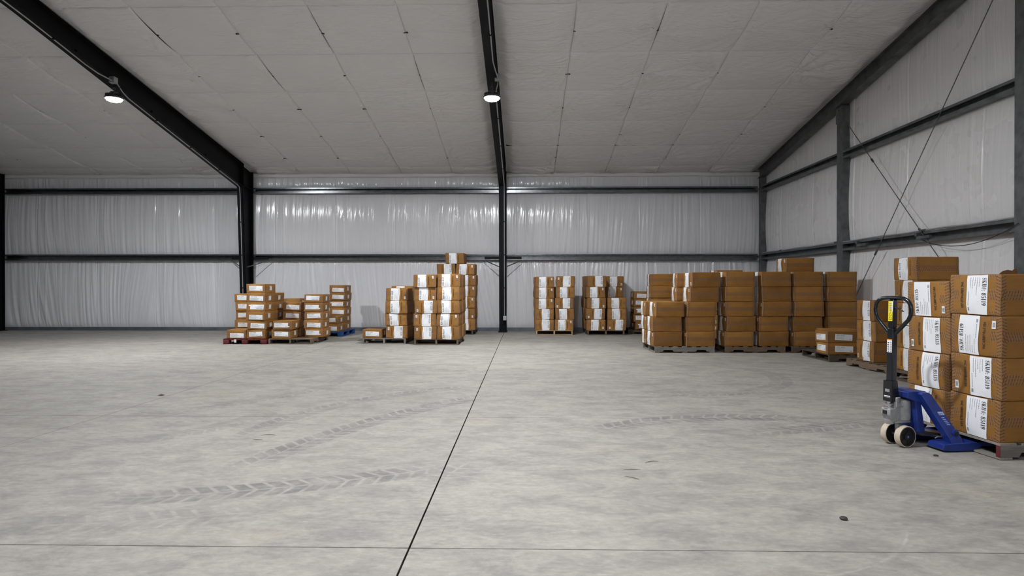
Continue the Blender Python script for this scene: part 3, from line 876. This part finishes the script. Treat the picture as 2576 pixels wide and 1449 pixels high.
def flat_proto(seed, sku, sticker, both=False, w=.442, d=.58, h=.207):
    c = Carton(w, d, h, seed, .009, .005); rnd = random.Random(seed + 90)
    parts = []
    def label(side, du, dv, lw, lh, tlen):
        t = rnd.uniform(-.05, .05)
        def tilt(sh): return [(du + a * math.cos(t) - b * math.sin(t), dv + a * math.sin(t) + b * math.cos(t)) for a, b in sh[0]], sh[1]
        lab = c.decal('label', tilt(patch2d(-lw / 2, lw / 2, -lh / 2, lh / 2, 8, 4)), side, .003, 'paper', True)
        sk = c.decal('sku_number', tilt(move(text2d('SKU#: ' + sku, .018, tlen), -lw / 2 + .02, lh / 2 - .03)), side, .004, 'ink')
        fp = c.decal('fine_print', tilt(merge(move(print_rows([(0, -.013 * i, rnd.uniform(.3, .8) * (lw - .06), .004) for i in range(4)], rnd), -lw / 2 + .02, lh / 2 - .048),
                     move(barcode(0, 0, .02, .018, rnd), lw / 2 - .05, -lh / 2 + .012))), side, .004, 'fine_ink')
        parts.append(('label', lab, [('sku_number', sk), ('fine_print', fp)]))
    label('front', rnd.uniform(-.04, .02), rnd.uniform(-.03, .008), .315, .108, .15)
    if both: label('right', .0, -.005, .315, .108, .15)
    else: label('right', rnd.uniform(-.06, -.0), rnd.uniform(-.012, .01), .125, .1, .085)
    if both: label('left', .0, -.005, .315, .108, .15)
    else: label('left', rnd.uniform(-.0, .06), rnd.uniform(-.012, .01), .125, .1, .085)
    if sticker:
        st = c.decal('barcode_sticker', patch2d(.13, .165, -.045, -.018, 2, 2), 'front', .0036, 'paper')
        parts.append(('barcode_sticker', st, []))
    return c, c.body(), parts

PROTO = {
    'T': [tall_proto(i, '85119', [0, 1, -1, 0, 0, 1][i % 6], [.006, .008, .011, .007, .013, .009][i % 6]) for i in range(6)],
    'T119': [tall_proto(20 + i, '85119', [0, 1, 1, 0][i], .008) for i in range(4)],
    'T135': [tall_proto(30 + i, '85135', [-1, 1, 0, 0][i], .008) for i in range(4)],
    'F': [flat_proto(60 + i, '85122', i % 3 == 1) for i in range(5)],
    'F2': [flat_proto(80 + i, '85122', i == 1, True) for i in range(2)],
}
BASE_H = {'T': .30, 'T119': .30, 'T135': .30, 'F': .207, 'F2': .207}
ORD = ['bottom', 'second from bottom', 'third from bottom', 'fourth from bottom', 'fifth from bottom', 'sixth from bottom']
cr = random.Random(11)
def carton(kind, var, x, y, z, rz, flip, hs, label, group, sx_=1.0):
    c, me, parts = PROTO[kind][var]
    o = link('carton', me); h = BASE_H[kind] * hs
    o.rotation_mode = 'XYZ'
    if flip: o.rotation_euler = (0, PI, rz); o.location = (x, y, z + h)
    else: o.rotation_euler = (0, 0, rz); o.location = (x, y, z)
    o.scale = (sx_, 1, hs)
    # a turn about Y then about Z keeps the front face forward
    tag(o, label, 'carton', group)
    for nm, pm, subs in parts:
        p = link(nm, pm, None, o)
        for n2, m2 in subs:
            q = link(n2, m2, None, p)
            if n2 in ('fine_print', 'barcode'): q['kind'] = 'stuff'
    return o
DECK = .128
def stack(kind, x, y, face, n, where, hs=1.0, flips='', vars_='', jit=.016, rj=.03, off=None, rz=0.0, z0=DECK, sx_=1.0, extra_level=0):
    """cartons piled in one column; (x, y) centre, face: side the label looks to"""
    base = {'front': 0.0, 'left': -PI / 2, 'right': PI / 2}[face]
    z = z0
    size = 'flat' if kind[0] == 'F' else 'tall'
    for i in range(n):
        dx, dy, dr = (off or {}).get(i, (0, 0, 0))
        lv = 'only carton' if n == 1 else ('top' if i == n - 1 else ORD[i + extra_level])
        lab = '%s brown carton, %s %s %s' % (size, lv, 'in' if n == 1 else 'of', where)
        var = int(vars_[i]) if i < len(vars_) else cr.randrange(len(PROTO[kind]))
        fl = flips[i] == '1' if i < len(flips) else cr.random() < .4
        if kind[0] == 'F': fl = flips[i] == '1' if i < len(flips) else cr.random() < .1
        h = hs * BASE_H[kind]
        carton(kind, var, x + dx + cr.uniform(-jit, jit), y + dy + cr.uniform(-jit, jit), z, base + rz + dr + cr.uniform(-rj, rj), fl, hs, lab,
               'flat labelled cartons' if kind[0] == 'F' else 'tall labelled cartons', sx_)
        z += h + .0015
    return z

# ------------------------------------------------------------------ pallets
def boxmesh(name, a, b, c, material, chamfer=.004):
    mb = MB().box(-a / 2, a / 2, -b / 2, b / 2, -c / 2, c / 2); me = mb.mesh(name); me.materials.append(M[material]); return me
pal_cache = {}
def pallet(x, y, rz, label, wd='wood_brown', kind='stringer', ends=None):
    """stringers run along local X (1.219), boards along local Y (1.016)"""
    o = thing('pallet', (x, y, 0), label, 'pallet', rz, 'wooden pallets')
    L_, W_ = 1.219, 1.016
    pr = random.Random(int(abs(x * 100 + y * 10)))
    if kind == 'stringer':
        for i in range(7):
            bw = .14 if i in (0, 6) else .09
            px = -L_ / 2 + bw / 2 + (L_ - bw) * i / 6
            b = MB().box(-W_ / 2, W_ / 2, -bw / 2, bw / 2, -.008, .008).obj('deck_board', wd, o)
            b.location = (px, pr.uniform(-.005, .005), .12); b.rotation_euler = (0, 0, PI / 2 + pr.uniform(-.006, .006))
        for s_ in (-1, 0, 1):
            prof = [(-L_ / 2, 0)]
            for cx in (-.34, .34):
                prof += [(cx - .115, 0), (cx - .09, .036), (cx + .09, .036), (cx + .115, 0)]
            prof += [(L_ / 2, 0), (L_ / 2, .09), (-L_ / 2, .09)]
            st = MB().prism(prof, -.019, .019, lambda u, v, w: Vector((u, w, v))).obj('stringer', wd, o)
            st.location = (0, s_ * (W_ / 2 - .02), .0215)
            if ends:
                for e in (-1, 1):
                    MB().box(e * (L_ / 2 + .0005) - .0015, e * (L_ / 2 + .0005) + .0015, -.019, .019, .0, .09).obj('painted_end', ends, st)
        for px in (-L_ / 2 + .065, -.15, .15, L_ / 2 - .065) if False else (-L_ / 2 + .05, 0, L_ / 2 - .05):
            b = MB().box(-W_ / 2, W_ / 2, -.05, .05, -.0075, .0075).obj('bottom_board', wd, o)
            b.location = (px, 0, .013); b.rotation_euler = (0, 0, PI / 2 + pr.uniform(-.004, .004))
    else:
        for i in range(7):
            py = -W_ / 2 + .07 + (W_ - .14) * i / 6
            b = MB().box(-L_ / 2, L_ / 2, -.06, .06, -.009, .009).obj('deck_board', wd, o); b.location = (0, py, .119)
        for px in (-L_ / 2 + .07, 0, L_ / 2 - .07):
            b = MB().box(-W_ / 2, W_ / 2, -.065, .065, -.008, .008).obj('cross_board', wd, o); b.location = (px, 0, .102); b.rotation_euler = (0, 0, PI / 2)
            for py in (-W_ / 2 + .07, 0, W_ / 2 - .07):
                b = MB().box(-.07, .07, -.07, .07, -.0375, .0375).obj('block', wd, o, bevel=.012); b.location = (px, py, .0565)
        for py in (-W_ / 2 + .06, 0, W_ / 2 - .06):
            b = MB().box(-L_ / 2, L_ / 2, -.055, .055, -.0095, .0095).obj('bottom_board', wd, o); b.location = (0, py, .0095)
    return o
Q = PI / 2
pa = pallet(-6.51, 14.79, Q, 'dark red block pallet at the far left under flat cartons', 'wood_red', 'block')
MB().box(-.616, -.6115, .19, .24, .04, .115).obj('white_tag', 'foam', pa)
pallet(-5.46, 14.83, Q, 'brown pallet with bare boards between red and blue pallets', 'wood_brown')
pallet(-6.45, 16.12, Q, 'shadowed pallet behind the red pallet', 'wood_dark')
pallet(-5.38, 16.98, Q, 'blue block pallet close to the back wall', 'wood_blue', 'block')
pallet(-3.29, 14.94, Q, 'grey pallet carrying one flat carton beside tall cartons', 'wood_grey')
pallet(-2.035, 14.73, Q, 'brown pallet under the square stack left of the centre column', 'wood_brown')
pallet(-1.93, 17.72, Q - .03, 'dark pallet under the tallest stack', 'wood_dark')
pallet(.816, 17.62, Q, 'pale pine pallet under the first stack right of the centre column', 'wood_pale')
pallet(2.24, 17.64, Q, 'worn pallet under the second stack right of the centre column', 'wood_brown')
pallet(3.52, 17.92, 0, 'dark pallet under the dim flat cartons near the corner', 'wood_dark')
pallet(3.225, 13.08, .05, 'weathered grey pallet under the stepped stack', 'wood_grey')
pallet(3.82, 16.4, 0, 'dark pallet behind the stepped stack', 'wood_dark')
pallet(4.68, 13.12, .01, 'brown pallet in the middle of the long carton row', 'wood_brown')
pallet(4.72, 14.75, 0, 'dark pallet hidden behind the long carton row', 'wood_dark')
pallet(6.03, 13.13, .01, 'brown pallet at the right end of the long carton row', 'wood_brown')
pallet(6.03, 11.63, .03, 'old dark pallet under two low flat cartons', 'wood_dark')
pallet(6.03, 10.06, Q + .04, 'brown pallet with bare front boards behind the jack handle', 'wood_brown')
pallet(5.99, 8.74, .04, 'brown pallet behind the load on the blue jack', 'wood_brown')
FR = math.radians(6.0)
def floc(a, b):      # local place on the jack's pallet: a along forks, b away from the viewer
    return 3.70 + a * math.cos(FR) - b * math.sin(FR), 4.865 + a * math.sin(FR) + b * math.cos(FR)
fx_, fy_ = floc(.6095, .508)
pallet(fx_, fy_, FR, 'grey pallet with red painted ends lifted by the blue jack', 'wood_grey', 'stringer', 'wood_red')

# ------------------------------------------------------------------ carton stacks
W1, D1 = .455, .60
# red pallet
stack('F', -6.735, 14.50, 'front', 1, 'front left corner of the red pallet')
stack('F', -6.265, 14.50, 'front', 6, 'front right column on the red pallet', hs=1.02, off={5: (-.01, 0, -.04), 1: (.0, 0, .03)})
stack('F', -6.81, 15.12, 'front', 5, 'back left column on the red pallet', hs=1.0)
stack('F', -6.27, 15.12, 'front', 5, 'back right column on the red pallet', hs=1.02)
# pallet between red and blue
stack('F', -5.69, 14.52, 'front', 2, 'pile at the front of the brown pallet', rz=.0, off={1: (.03, -.0, .06), 0: (0, 0, .05)})
stack('F', -5.67, 15.16, 'front', 4, 'left column behind on the brown pallet')
stack('F', -5.07, 14.96, 'front', 5, 'right column on the brown pallet', hs=.985, rz=.03)
stack('F', -6.07, 16.2, 'front', 4, 'left column behind the red pallet', hs=1.08)
stack('F', -5.58, 16.1, 'front', 4, 'right column behind the red pallet', hs=.98)
# blue pallet
stack('F', -5.23, 16.70, 'front', 2, 'front column on the blue pallet')
stack('F', -5.21, 17.32, 'front', 6, 'back column on the blue pallet', hs=1.0)
# pallet with one flat carton
stack('F', -3.565, 14.64, 'front', 1, 'front left of the grey pallet', vars_='0')
stack('T', -3.0, 14.65, 'front', 4, 'front column on the grey pallet', hs=.98, flips='1000')
stack('T', -3.01, 15.29, 'front', 4, 'back column on the grey pallet', hs=1.02)
# square stack
stack('T', -2.295, 14.42, 'front', 5, 'front left column of the square stack', hs=.99, flips='11100', vars_='22121')
stack('T', -1.755, 14.42, 'front', 5, 'front right column of the square stack', hs=1.0, flips='00000', vars_='45341')
stack('T', -1.75, 15.075, 'front', 5, 'back right column of the square stack', hs=1.0)
# tallest stack
stack('T', -2.215, 17.45, 'front', 6, 'left column of the tallest stack', hs=1.02, rz=-.02, flips='000001')
zt = stack('T', -1.625, 17.45, 'front', 6, 'right column of the tallest stack', hs=1.02, rz=-.03, off={5: (-.02, 0, 0), 3: (.0, 0, .04)}, flips='000000')
stack('T', -1.945, 17.45, 'front', 1, 'the crown of the tallest stack', hs=1.0, z0=zt + .003, rz=-.04, flips='0')
# right of the centre column
stack('T', .545, 17.33, 'front', 5, 'left column, first stack right of centre', hs=.985, flips='11000', rz=.02)
stack('T', 1.10, 17.33, 'front', 5, 'right column, first stack right of centre', hs=.995, flips='00101', rz=-.01, off={4: (.06, 0, -.07), 3: (.03, 0, .0)})
stack('T', .53, 17.97, 'front', 5, 'rear column, first stack right of centre', hs=.985)
stack('T', 1.975, 17.36, 'front', 5, 'left column, second stack right of centre', hs=1.0, flips='01001', rz=.02)
stack('T', 2.54, 17.36, 'front', 3, 'right front column, second stack right of centre', hs=1.0, flips='100')
stack('T', 1.96, 18.0, 'front', 5, 'left rear column, second stack right of centre', hs=1.0)
stack('T', 2.56, 17.98, 'front', 5, 'right rear column, second stack right of centre', hs=1.0, flips='00000')
stack('F', 3.30, 17.75, 'front', 5, 'dim column near the right corner', hs=1.03, off={0: (.03, 0, .1), 1: (0, 0, -.06)})
# long row along the right
stack('T', 2.895, 12.84, 'left', 3, 'front left column of the stepped stack', hs=1.0, off={2: (.045, 0, 0), 1: (-.01, .0, 0)}, flips='000', rz=.05)
stack('T', 3.575, 12.86, 'left', 5, 'front right column of the stepped stack', hs=1.0, off={2: (.02, 0, 0), 3: (.06, .02, .03), 4: (.10, .02, .05)}, flips='00000', rz=.05)
stack('T', 2.87, 13.42, 'left', 3, 'back left column of the stepped stack', hs=1.0, flips='000')
stack('T', 3.535, 13.44, 'left', 5, 'back right column of the stepped stack', hs=1.0, off={4: (.03, 0, -.05), 3: (.0, 0, 0)}, flips='00000')
stack('T', 3.54, 16.2, 'left', 5, 'column behind the stepped stack', hs=1.02, flips='00000')
stack('T', 4.385, 12.90, 'left', 5, 'left column, middle pallet of long row', hs=1.01, off={4: (.01, 0, .03), 0: (-.03, 0, 0)}, rz=.03)
stack('T', 5.08, 12.91, 'left', 5, 'right column, middle pallet of long row', hs=1.01, off={4: (.05, 0, -.02), 3: (.04, 0, 0), 2: (.04, 0, 0), 1: (-.01, 0, 0), 0: (-.02, 0, 0)}, rz=.04)
stack('T', 4.75, 14.65, 'left', 5, 'column hidden behind the long row', hs=1.06)
stack('T', 5.775, 12.91, 'left', 5, 'left column, right pallet of long row', hs=1.01)
stack('T', 6.46, 12.92, 'left', 5, 'right column, right pallet of long row', hs=1.01, jit=.006)
stack('T', 5.86, 13.5, 'left', 6, 'back column, right pallet of long row', hs=1.01, flips='000000')
# low flat cartons, three-high stack, five-high stack
stack('F2', 5.72, 11.36, 'left', 2, 'front pile on the low dark pallet', off={1: (-.03, 0, .02)}, flips='00', vars_='01')
stack('F', 5.95, 11.87, 'left', 2, 'back pile on the low dark pallet', flips='00')
stack('T', 5.89, 10.25, 'left', 3, 'three-high stack behind the jack handle', hs=1.10, flips='111', jit=.006, rz=.02)
stack('T', 5.80, 9.02, 'left', 5, 'five-high stack behind the jack load', hs=1.09, flips='11110', jit=.006, rz=.03, sx_=1.02)
# load on the jack
for n, (b, kd, fl, vs, hs, w) in enumerate([(.262, 'T119', '1101', '0210', 1.10, 'near column of the load on the jack'), (.772, 'T135', '0110', '2310', 1.055, 'far column of the load on the jack')]):
    px, py = floc(.315, b)
    stack(kd, px, py, 'left', 4, w, hs=hs, flips=fl, vars_=vs, jit=.005, rj=.008, rz=FR, sx_=.96)
    if n == 0: top_f = DECK + 4 * (.30 * hs + .0015)
# torn flap on the near column
fl_ = MB(); px, py = floc(.37, .32)
pts = [(-.11, 0), (-.06, .035), (.0, .05), (.05, .04), (.08, .065), (.1, .06), (.105, .03), (.09, .0)]
fl_.prism([(a_ * .75, b_ * .75) for a_, b_ in pts], -.002, .002, lambda u, v, w: Vector((u, w + v * .3, v)))
fo = fl_.obj('torn_flap', 'card'); fo.location = (px, py, top_f + .002)
tag(fo, 'torn scrap of brown cardboard lying on the load of the jack', 'cardboard')

# ------------------------------------------------------------------ pallet jack
JR = math.radians(7.0)
pj = thing('pallet_jack', (3.19, 5.33, 0), 'blue hand pallet jack with black loop handle under the carton load', 'pallet jack', JR)
ST = math.radians(10)          # steering turn of wheels and handle
Rs = Matrix.Rotation(ST, 4, 'Z')
for s_ in (-1, 1):
    def wf(x, y, z, s_=s_): return Rs @ Vector((x, s_ * .068 + z, .09 + y))
    hub = MB().lathe([(.012, -.026), (.03, -.026), (.03, -.012), (.066, -.010), (.070, -.024), (.083, -.025), (.083, .025), (.070, .024), (.066, .010), (.03, .012), (.03, .026), (.012, .026)], 28, wf)
    wh = hub.obj('wheel', 'rubber', pj, smooth=False)
    MB().lathe([(.082, -.0265), (.088, -.0265), (.0905, -.020), (.0905, .020), (.088, .0265), (.082, .0265)], 32, wf, False).obj('tread', 'cream', wh, smooth=False)
    sp = MB()
    for q in range(5):
        m_ = Matrix.Rotation(2 * PI * q / 5, 4, 'Z')
        for p0 in (-1, 1):
            vs = [m_ @ Vector(v) for v in ((.025, -.005, p0 * .018), (.07, -.005, p0 * .018), (.07, .005, p0 * .018), (.025, .005, p0 * .018))]
            vs2 = [m_ @ Vector(v) for v in ((.025, -.005, p0 * .010), (.07, -.005, p0 * .010), (.07, .005, p0 * .010), (.025, .005, p0 * .010))]
            sp.add([wf(*v) for v in vs + vs2], [(0, 1, 2, 3), (4, 5, 6, 7), (0, 1, 5, 4), (1, 2, 6, 5), (2, 3, 7, 6), (3, 0, 4, 7)])
    sp.obj('spoke', 'rubber', wh)
MB().tube([Rs @ Vector((0, -.10, .09)), Rs @ Vector((0, .10, .09))], .011, 10).obj('axle', 'chrome', pj)
MB().box(-.02, .02, -.018, .018, .07, .20, Rs).obj('wheel_mount', 'grey_cast', pj, bevel=.006)
# cast lever plate over the wheels, pump cylinder and valve block
lv = MB().prism([(-.07, -.02), (-.05, -.045), (.05, -.05), (.13, -.04), (.15, -.02), (.15, .02), (.13, .04), (.05, .05), (-.05, .045), (-.07, .02)], .195, .222, lambda u, v, w: Rs @ Vector((u, v, w)))
lv.obj('lever_plate', 'grey_cast', pj, bevel=.006)
MB().lathe([(.014, -.055), (.014, .055)], 12, lambda x, y, z: Rs @ Vector((.135 + x, z, .205 + y))).obj('lever_pin', 'chrome', pj)
MB().lathe([(.062, .222), (.066, .24), (.066, .385), (.05, .395)], 24, lambda x, y, z: Vector((.035 + x, y, z))).obj('pump_cylinder', 'grey_cast', pj, smooth=False)
vb = MB().prism([(-.125, .25), (-.12, .235), (-.10, .21), (-.06, .21), (-.02, .225), (.01, .25), (.02, .31), (-.01, .36), (-.045, .375), (-.05, .40), (-.075, .40), (-.08, .33), (-.135, .325), (-.14, .27)], -.045, .045, lambda u, v, w: Rs @ Vector((u, w, v)))
vb.obj('valve_block', 'grey_cast', pj, bevel=.01)
MB().lathe([(.034, .19), (.038, .21), (.038, .23)], 16, lambda x, y, z: Rs @ Vector((-.095 + x, y, z))).obj('valve_cap', 'grey_cast', pj)
MB().lathe([(.042, .322), (.042, .334), (.024, .337), (.024, .352), (.036, .355), (.036, .362), (.016, .366), (.014, .40)], 18, lambda x, y, z: Rs @ Vector((-.098 + x, y, z))).obj('pump_piston', 'chrome', pj)
MB().lathe([(.02, -.062), (.02, .062)], 14, lambda x, y, z: Rs @ Vector((-.055 + x, z, .395 + y))).obj('pivot_pin', 'chrome', pj)
for s_ in (-1, 1):
    MB().box(-.08, -.03, min(s_ * .042, s_ * .056), max(s_ * .042, s_ * .056), .33, .42, Rs).obj('pivot_ear', 'grey_cast', pj, bevel=.012)
MB().tube([Rs @ Vector(p) for p in ((-.02, -.05, .34), (.02, -.058, .33), (.035, -.06, .29), (.015, -.058, .25), (-.005, -.055, .24))], .005, 6).obj('release_rod', 'chrome', pj, smooth=True)
MB().box(-.146, -.139, -.018, .018, .275, .305, Rs).obj('valve_plug', 'rubber', pj)
# handle: bracket, shaft, loop
H0, H1 = Vector((-.075, 0, .40)), Vector((-.055, 0, 1.245))
ax = (H1 - H0).normalized()
def hf(u, v, t): return Rs @ (H0 + ax * t + Vector((u, 0, 0)) + Vector((0, v, 0)))
br = MB()
for s_ in (-1, 1):
    br.prism([(-.035, -.02), (.045, -.02), (.04, .02), (.02, .155), (-.038, .155)], s_ * .036, s_ * .042, lambda u, v, w: hf(u, w, v))
br.prism([(-.041, -.02), (-.035, -.02), (-.035, .155), (-.041, .155)], -.042, .042, lambda u, v, w: hf(u, w, v))
hb = br.obj('handle_bracket', 'handle', pj)
MB().prism([(-.0415, .06), (-.0425, .06), (-.0425, .085), (-.0415, .085)], -.022, .022, lambda u, v, w: hf(u, w, v)).obj('bracket_slot', 'chrome', hb)
MB().lathe([(.016, -.03), (.016, .03)], 12, lambda x, y, z: hf(-.028 + x, z, .02 + y)).obj('chain_roller', 'chrome', hb)
sh = MB().prism([(-.028, -.03), (.028, -.03), (.028, .03), (-.028, .03)], .06, .60, lambda u, v, w: hf(u, v, w)).obj('handle_shaft', 'handle', pj, bevel=.008)
MB().prism([(-.026, -.028), (.026, -.028), (.026, .028), (-.026, .028)], .60, .845, lambda u, v, w: hf(u * .9, v, w)).obj('upper_shaft', 'handle', pj, bevel=.008)
Wd = .175
lp = [(-.022, .56), (-.07, .60), (-.14, .655)] + [(-Wd + .05 + .05 * math.cos(a_), .745 + .085 * math.sin(a_) - .0) for a_ in [math.radians(205 - 25 * k) for k in range(5)]][:0]
def loop_pts():
    right = [(.02, .545), (.06, .585), (.115, .640), (.150, .675), (.170, .715), (.176, .755), (.168, .800), (.145, .835), (.105, .853), (.05, .858)]
    return [(-a_, b_) for a_, b_ in right] + [(0, .859)] + right[::-1]
MB().tube([hf(0, v, t) for v, t in loop_pts()], .0165, 12).obj('loop_grip', 'handle', pj, smooth=True)
MB().tube([hf(0, -.01, .765), hf(-.02, -.05, .772), hf(-.02, -.09, .765), hf(-.015, -.115, .745)], .006, 6).obj('release_lever', 'handle', pj, smooth=True)
# stickers on the shaft, on the operator side
ys1 = MB().prism([(-.021, .66), (.021, .66), (.021, .83), (-.021, .83)], -.0268, -.0258, lambda u, v, w: hf(w * 1.0 + .0, u, v)).obj('warning_sticker', 'yellow', pj)
y2 = MB()
y2.tube([hf(-.0275, -.014, .708), hf(-.0275, .014, .708), hf(-.0275, 0, .735)], .0016, 4, closed=True)
y2.tube([hf(-.0275, -.012, .672), hf(-.0275, .012, .672), hf(-.0275, .012, .696), hf(-.0275, -.012, .696)], .0016, 4, closed=True)
y2.obj('warning_symbol', 'ink', ys1)
def rows_on_shaft(t0, t1, n, u0, u1, dep, seed):
    mb = MB(); rr = random.Random(seed)
    for i in range(n):
        t = t0 + (t1 - t0) * i / n; e = rr.uniform(.5, 1.0)
        mb.prism([(u0, t), (u0 + (u1 - u0) * e, t), (u0 + (u1 - u0) * e, t + (t1 - t0) / n * .45), (u0, t + (t1 - t0) / n * .45)], dep - .0006, dep, lambda u, v, w: hf(w, u, v))
    return mb
rows_on_shaft(.745, .82, 5, -.012, .016, -.0272, 3).obj('warning_text', 'fine_ink', ys1)
MB().prism([(-.023, .742), (-.012, .742), (-.012, .83), (-.023, .83)], -.0272, -.0262, lambda u, v, w: hf(w, u, v)).obj('white_strip', 'paper', ys1)
ws1 = MB().prism([(-.024, .395), (.024, .395), (.024, .505), (-.024, .505)], -.0295, -.0285, lambda u, v, w: hf(w, u, v)).obj('instruction_sticker', 'paper', pj)
MB().prism([(-.024, .497), (.024, .497), (.024, .507), (-.024, .507)], -.0298, -.0288, lambda u, v, w: hf(w, u, v)).obj('orange_band', 'orange', ws1)
rows_on_shaft(.40, .49, 6, -.019, -.003, -.0302, 4).obj('instruction_text', 'fine_ink', ws1)
rows_on_shaft(.40, .49, 5, .004, .019, -.0302, 5).obj('instruction_picture', 'ink', ws1)
# blue chassis: head plate, inclined legs, fork heels and forks
def jf(u, v, w): return Vector((u, w, v))
hd = MB().prism([(.0, .465), (.02, .475), (.155, .475), (.17, .468), (.16, .40), (.12, .375), (.05, .40), (.0, .42)], -.115, .115, jf).obj('head_plate', 'blue_steel', pj, bevel=.004)
MB().prism([(.07, .40), (.12, .40), (.16, .13), (.10, .13)], -.11, .11, jf).obj('battery_plate', 'blue_steel', pj, bevel=.003)
def leg_y(z): return .255 - (z - .10) / .355 * .097
for s_ in (-1, 1):
    def lf_(u, v, w, s_=s_): return Vector((u, s_ * (leg_y(v) - w), v))
    lg = MB().prism([(.085, .455), (.10, .470), (.155, .470), (.175, .455), (.372, .10), (.372, .06), (.268, .06), (.262, .10)], 0, .085, lf_).obj('leg', 'blue_steel', pj, bevel=.003)
    MB().lathe([(.026, -.012), (.029, .0), (.029, .014), (.02, .016)], 18, lambda x, y, z, s_=s_: Vector((.315 + x, s_ * (.238 + z), .150 + y))).obj('pivot_boss', 'blue_steel', lg)
    MB().lathe([(.0165, -.0), (.0165, .006)], 14, lambda x, y, z, s_=s_: Vector((.315 + x, s_ * (.2535 + z), .150 + y))).obj('pivot_hole', 'rubber', lg)
    lo, hi = sorted((s_ * .11, s_ * .275))
    fk = MB().prism([(.185, .018), (.18, .03), (.19, .062), (.22, .068), (.40, .075), (.50, .078), (1.30, .078), (1.36, .06), (1.36, .045), (.52, .045), (.47, .012), (.25, .010)], lo, hi, jf).obj('fork', 'blue_steel', pj, bevel=.003)
    MB().lathe([(.042, -.05), (.042, .05)], 18, lambda x, y, z, s_=s_: Vector((1.2 + x, s_ * .19 + z, .042 + y))).obj('load_roller', 'cream', fk, smooth=False)
MB().tube([(.12, -.06, .12), (.42, -.15, .06)], .012, 8).obj('push_rod', 'lamp_body', pj)
MB().tube([(.12, .06, .12), (.42, .15, .06)], .012, 8).obj('push_rod', 'lamp_body', pj)
MB().prism([(.10, .14), (.16, .14), (.45, .09), (.45, .065), (.13, .10)], -.10, .10, jf).obj('link_plate', 'lamp_body', pj)
MB().tube([(.215, -.15, .088), (.24, -.15, .10), (.275, -.15, .10), (.29, -.15, .088)], .006, 6).obj('wire_hoop', 'chrome', pj, smooth=True)
# decal on the near leg
def near_leg(u, v, lift): return Vector((u, -leg_y(v) - lift, v))
dd = MB().prism([(.196, .318), (.243, .318), (.256, .292), (.209, .292)], 0, .0012, near_leg).obj('capacity_decal', 'pale_blue', pj)
tx = font2d('5,500', .014, .036, .01)
mt = bpy.data.meshes.new('capacity_print'); mt.from_pydata([near_leg(.208 + a_ - b_ * .5, .298 + b_, .0018) for a_, b_ in tx[0]], [], tx[1]); mt.materials.append(M['blue_steel'])
link('capacity_print', mt, None, dd)
rr = random.Random(5)
for i in range(5):
    u = .222 + i * .009; v = .27 - i * .014; w_ = rr.uniform(.018, .032)
    MB().prism([(u, v), (u + w_, v), (u + w_, v + .005), (u, v + .005)], 0, .001, near_leg).obj('decal_line', 'pale_blue', dd)

# ------------------------------------------------------------------ debris on the floor
def scrap(name, material, loc, label, cat, shape, rz=0):
    o = shape.obj(name, material); o.location = loc; o.rotation_euler = (0, 0, rz)
    return tag(o, label, cat)
lf = MB().add([(-.05, 0, .003), (-.02, .025, .012), (.03, .02, .006), (.055, -.005, .014), (.02, -.022, .004), (-.02, -.018, .008), (0, 0, .018)],
              [(0, 1, 6), (1, 2, 6), (2, 3, 6), (3, 4, 6), (4, 5, 6), (5, 0, 6), (0, 5, 4, 3, 2, 1)])
scrap('leaf', 'leaf', (-4.508, 7.542, 0), 'dark curled leaf lying on the left floor joint', 'leaf', lf)
pb = MB().lathe([(.004, 0), (.02, .003), (.023, .009), (.016, .016), (.005, .018)], 9)
scrap('pebble', 'stone', (1.855, 3.619, 0), 'dark pebble lying on the floor at the lower right', 'pebble', pb)
pb2 = MB().lathe([(.004, 0), (.018, .002), (.02, .006), (.008, .011)], 7)
scrap('pebble', 'stone', (3.286, 4.99, 0), 'small dark crumb in front of the jack forks', 'pebble', pb2)
def blade(l, bend):
    return MB().tube([(-l / 2, 0, .003), (-l / 6, bend, .004), (l / 6, bend * 1.1, .004), (l / 2, 0, .003)], [.0012, .0022, .002, .0008], 4)
for (x, y, l, b_, r_, w) in [(-2.33, 5.55, .14, .012, .05, 'longer blade of dry grass left of the long floor joint'), (-2.36, 5.40, .09, -.008, -.1, 'shorter blade of dry grass left of the long floor joint'),
                            (.98, 4.764, .12, .015, .35, 'curved blade of dry grass on the right floor half'), (.793, 4.565, .13, .003, .02, 'straight blade of dry grass on the right floor half'), (.759, 4.367, .12, .006, -.7, 'slanted blade of dry grass on the right floor half')]:
    scrap('grass_blade', 'straw', (x, y, 0), w, 'grass', blade(l, b_), r_)
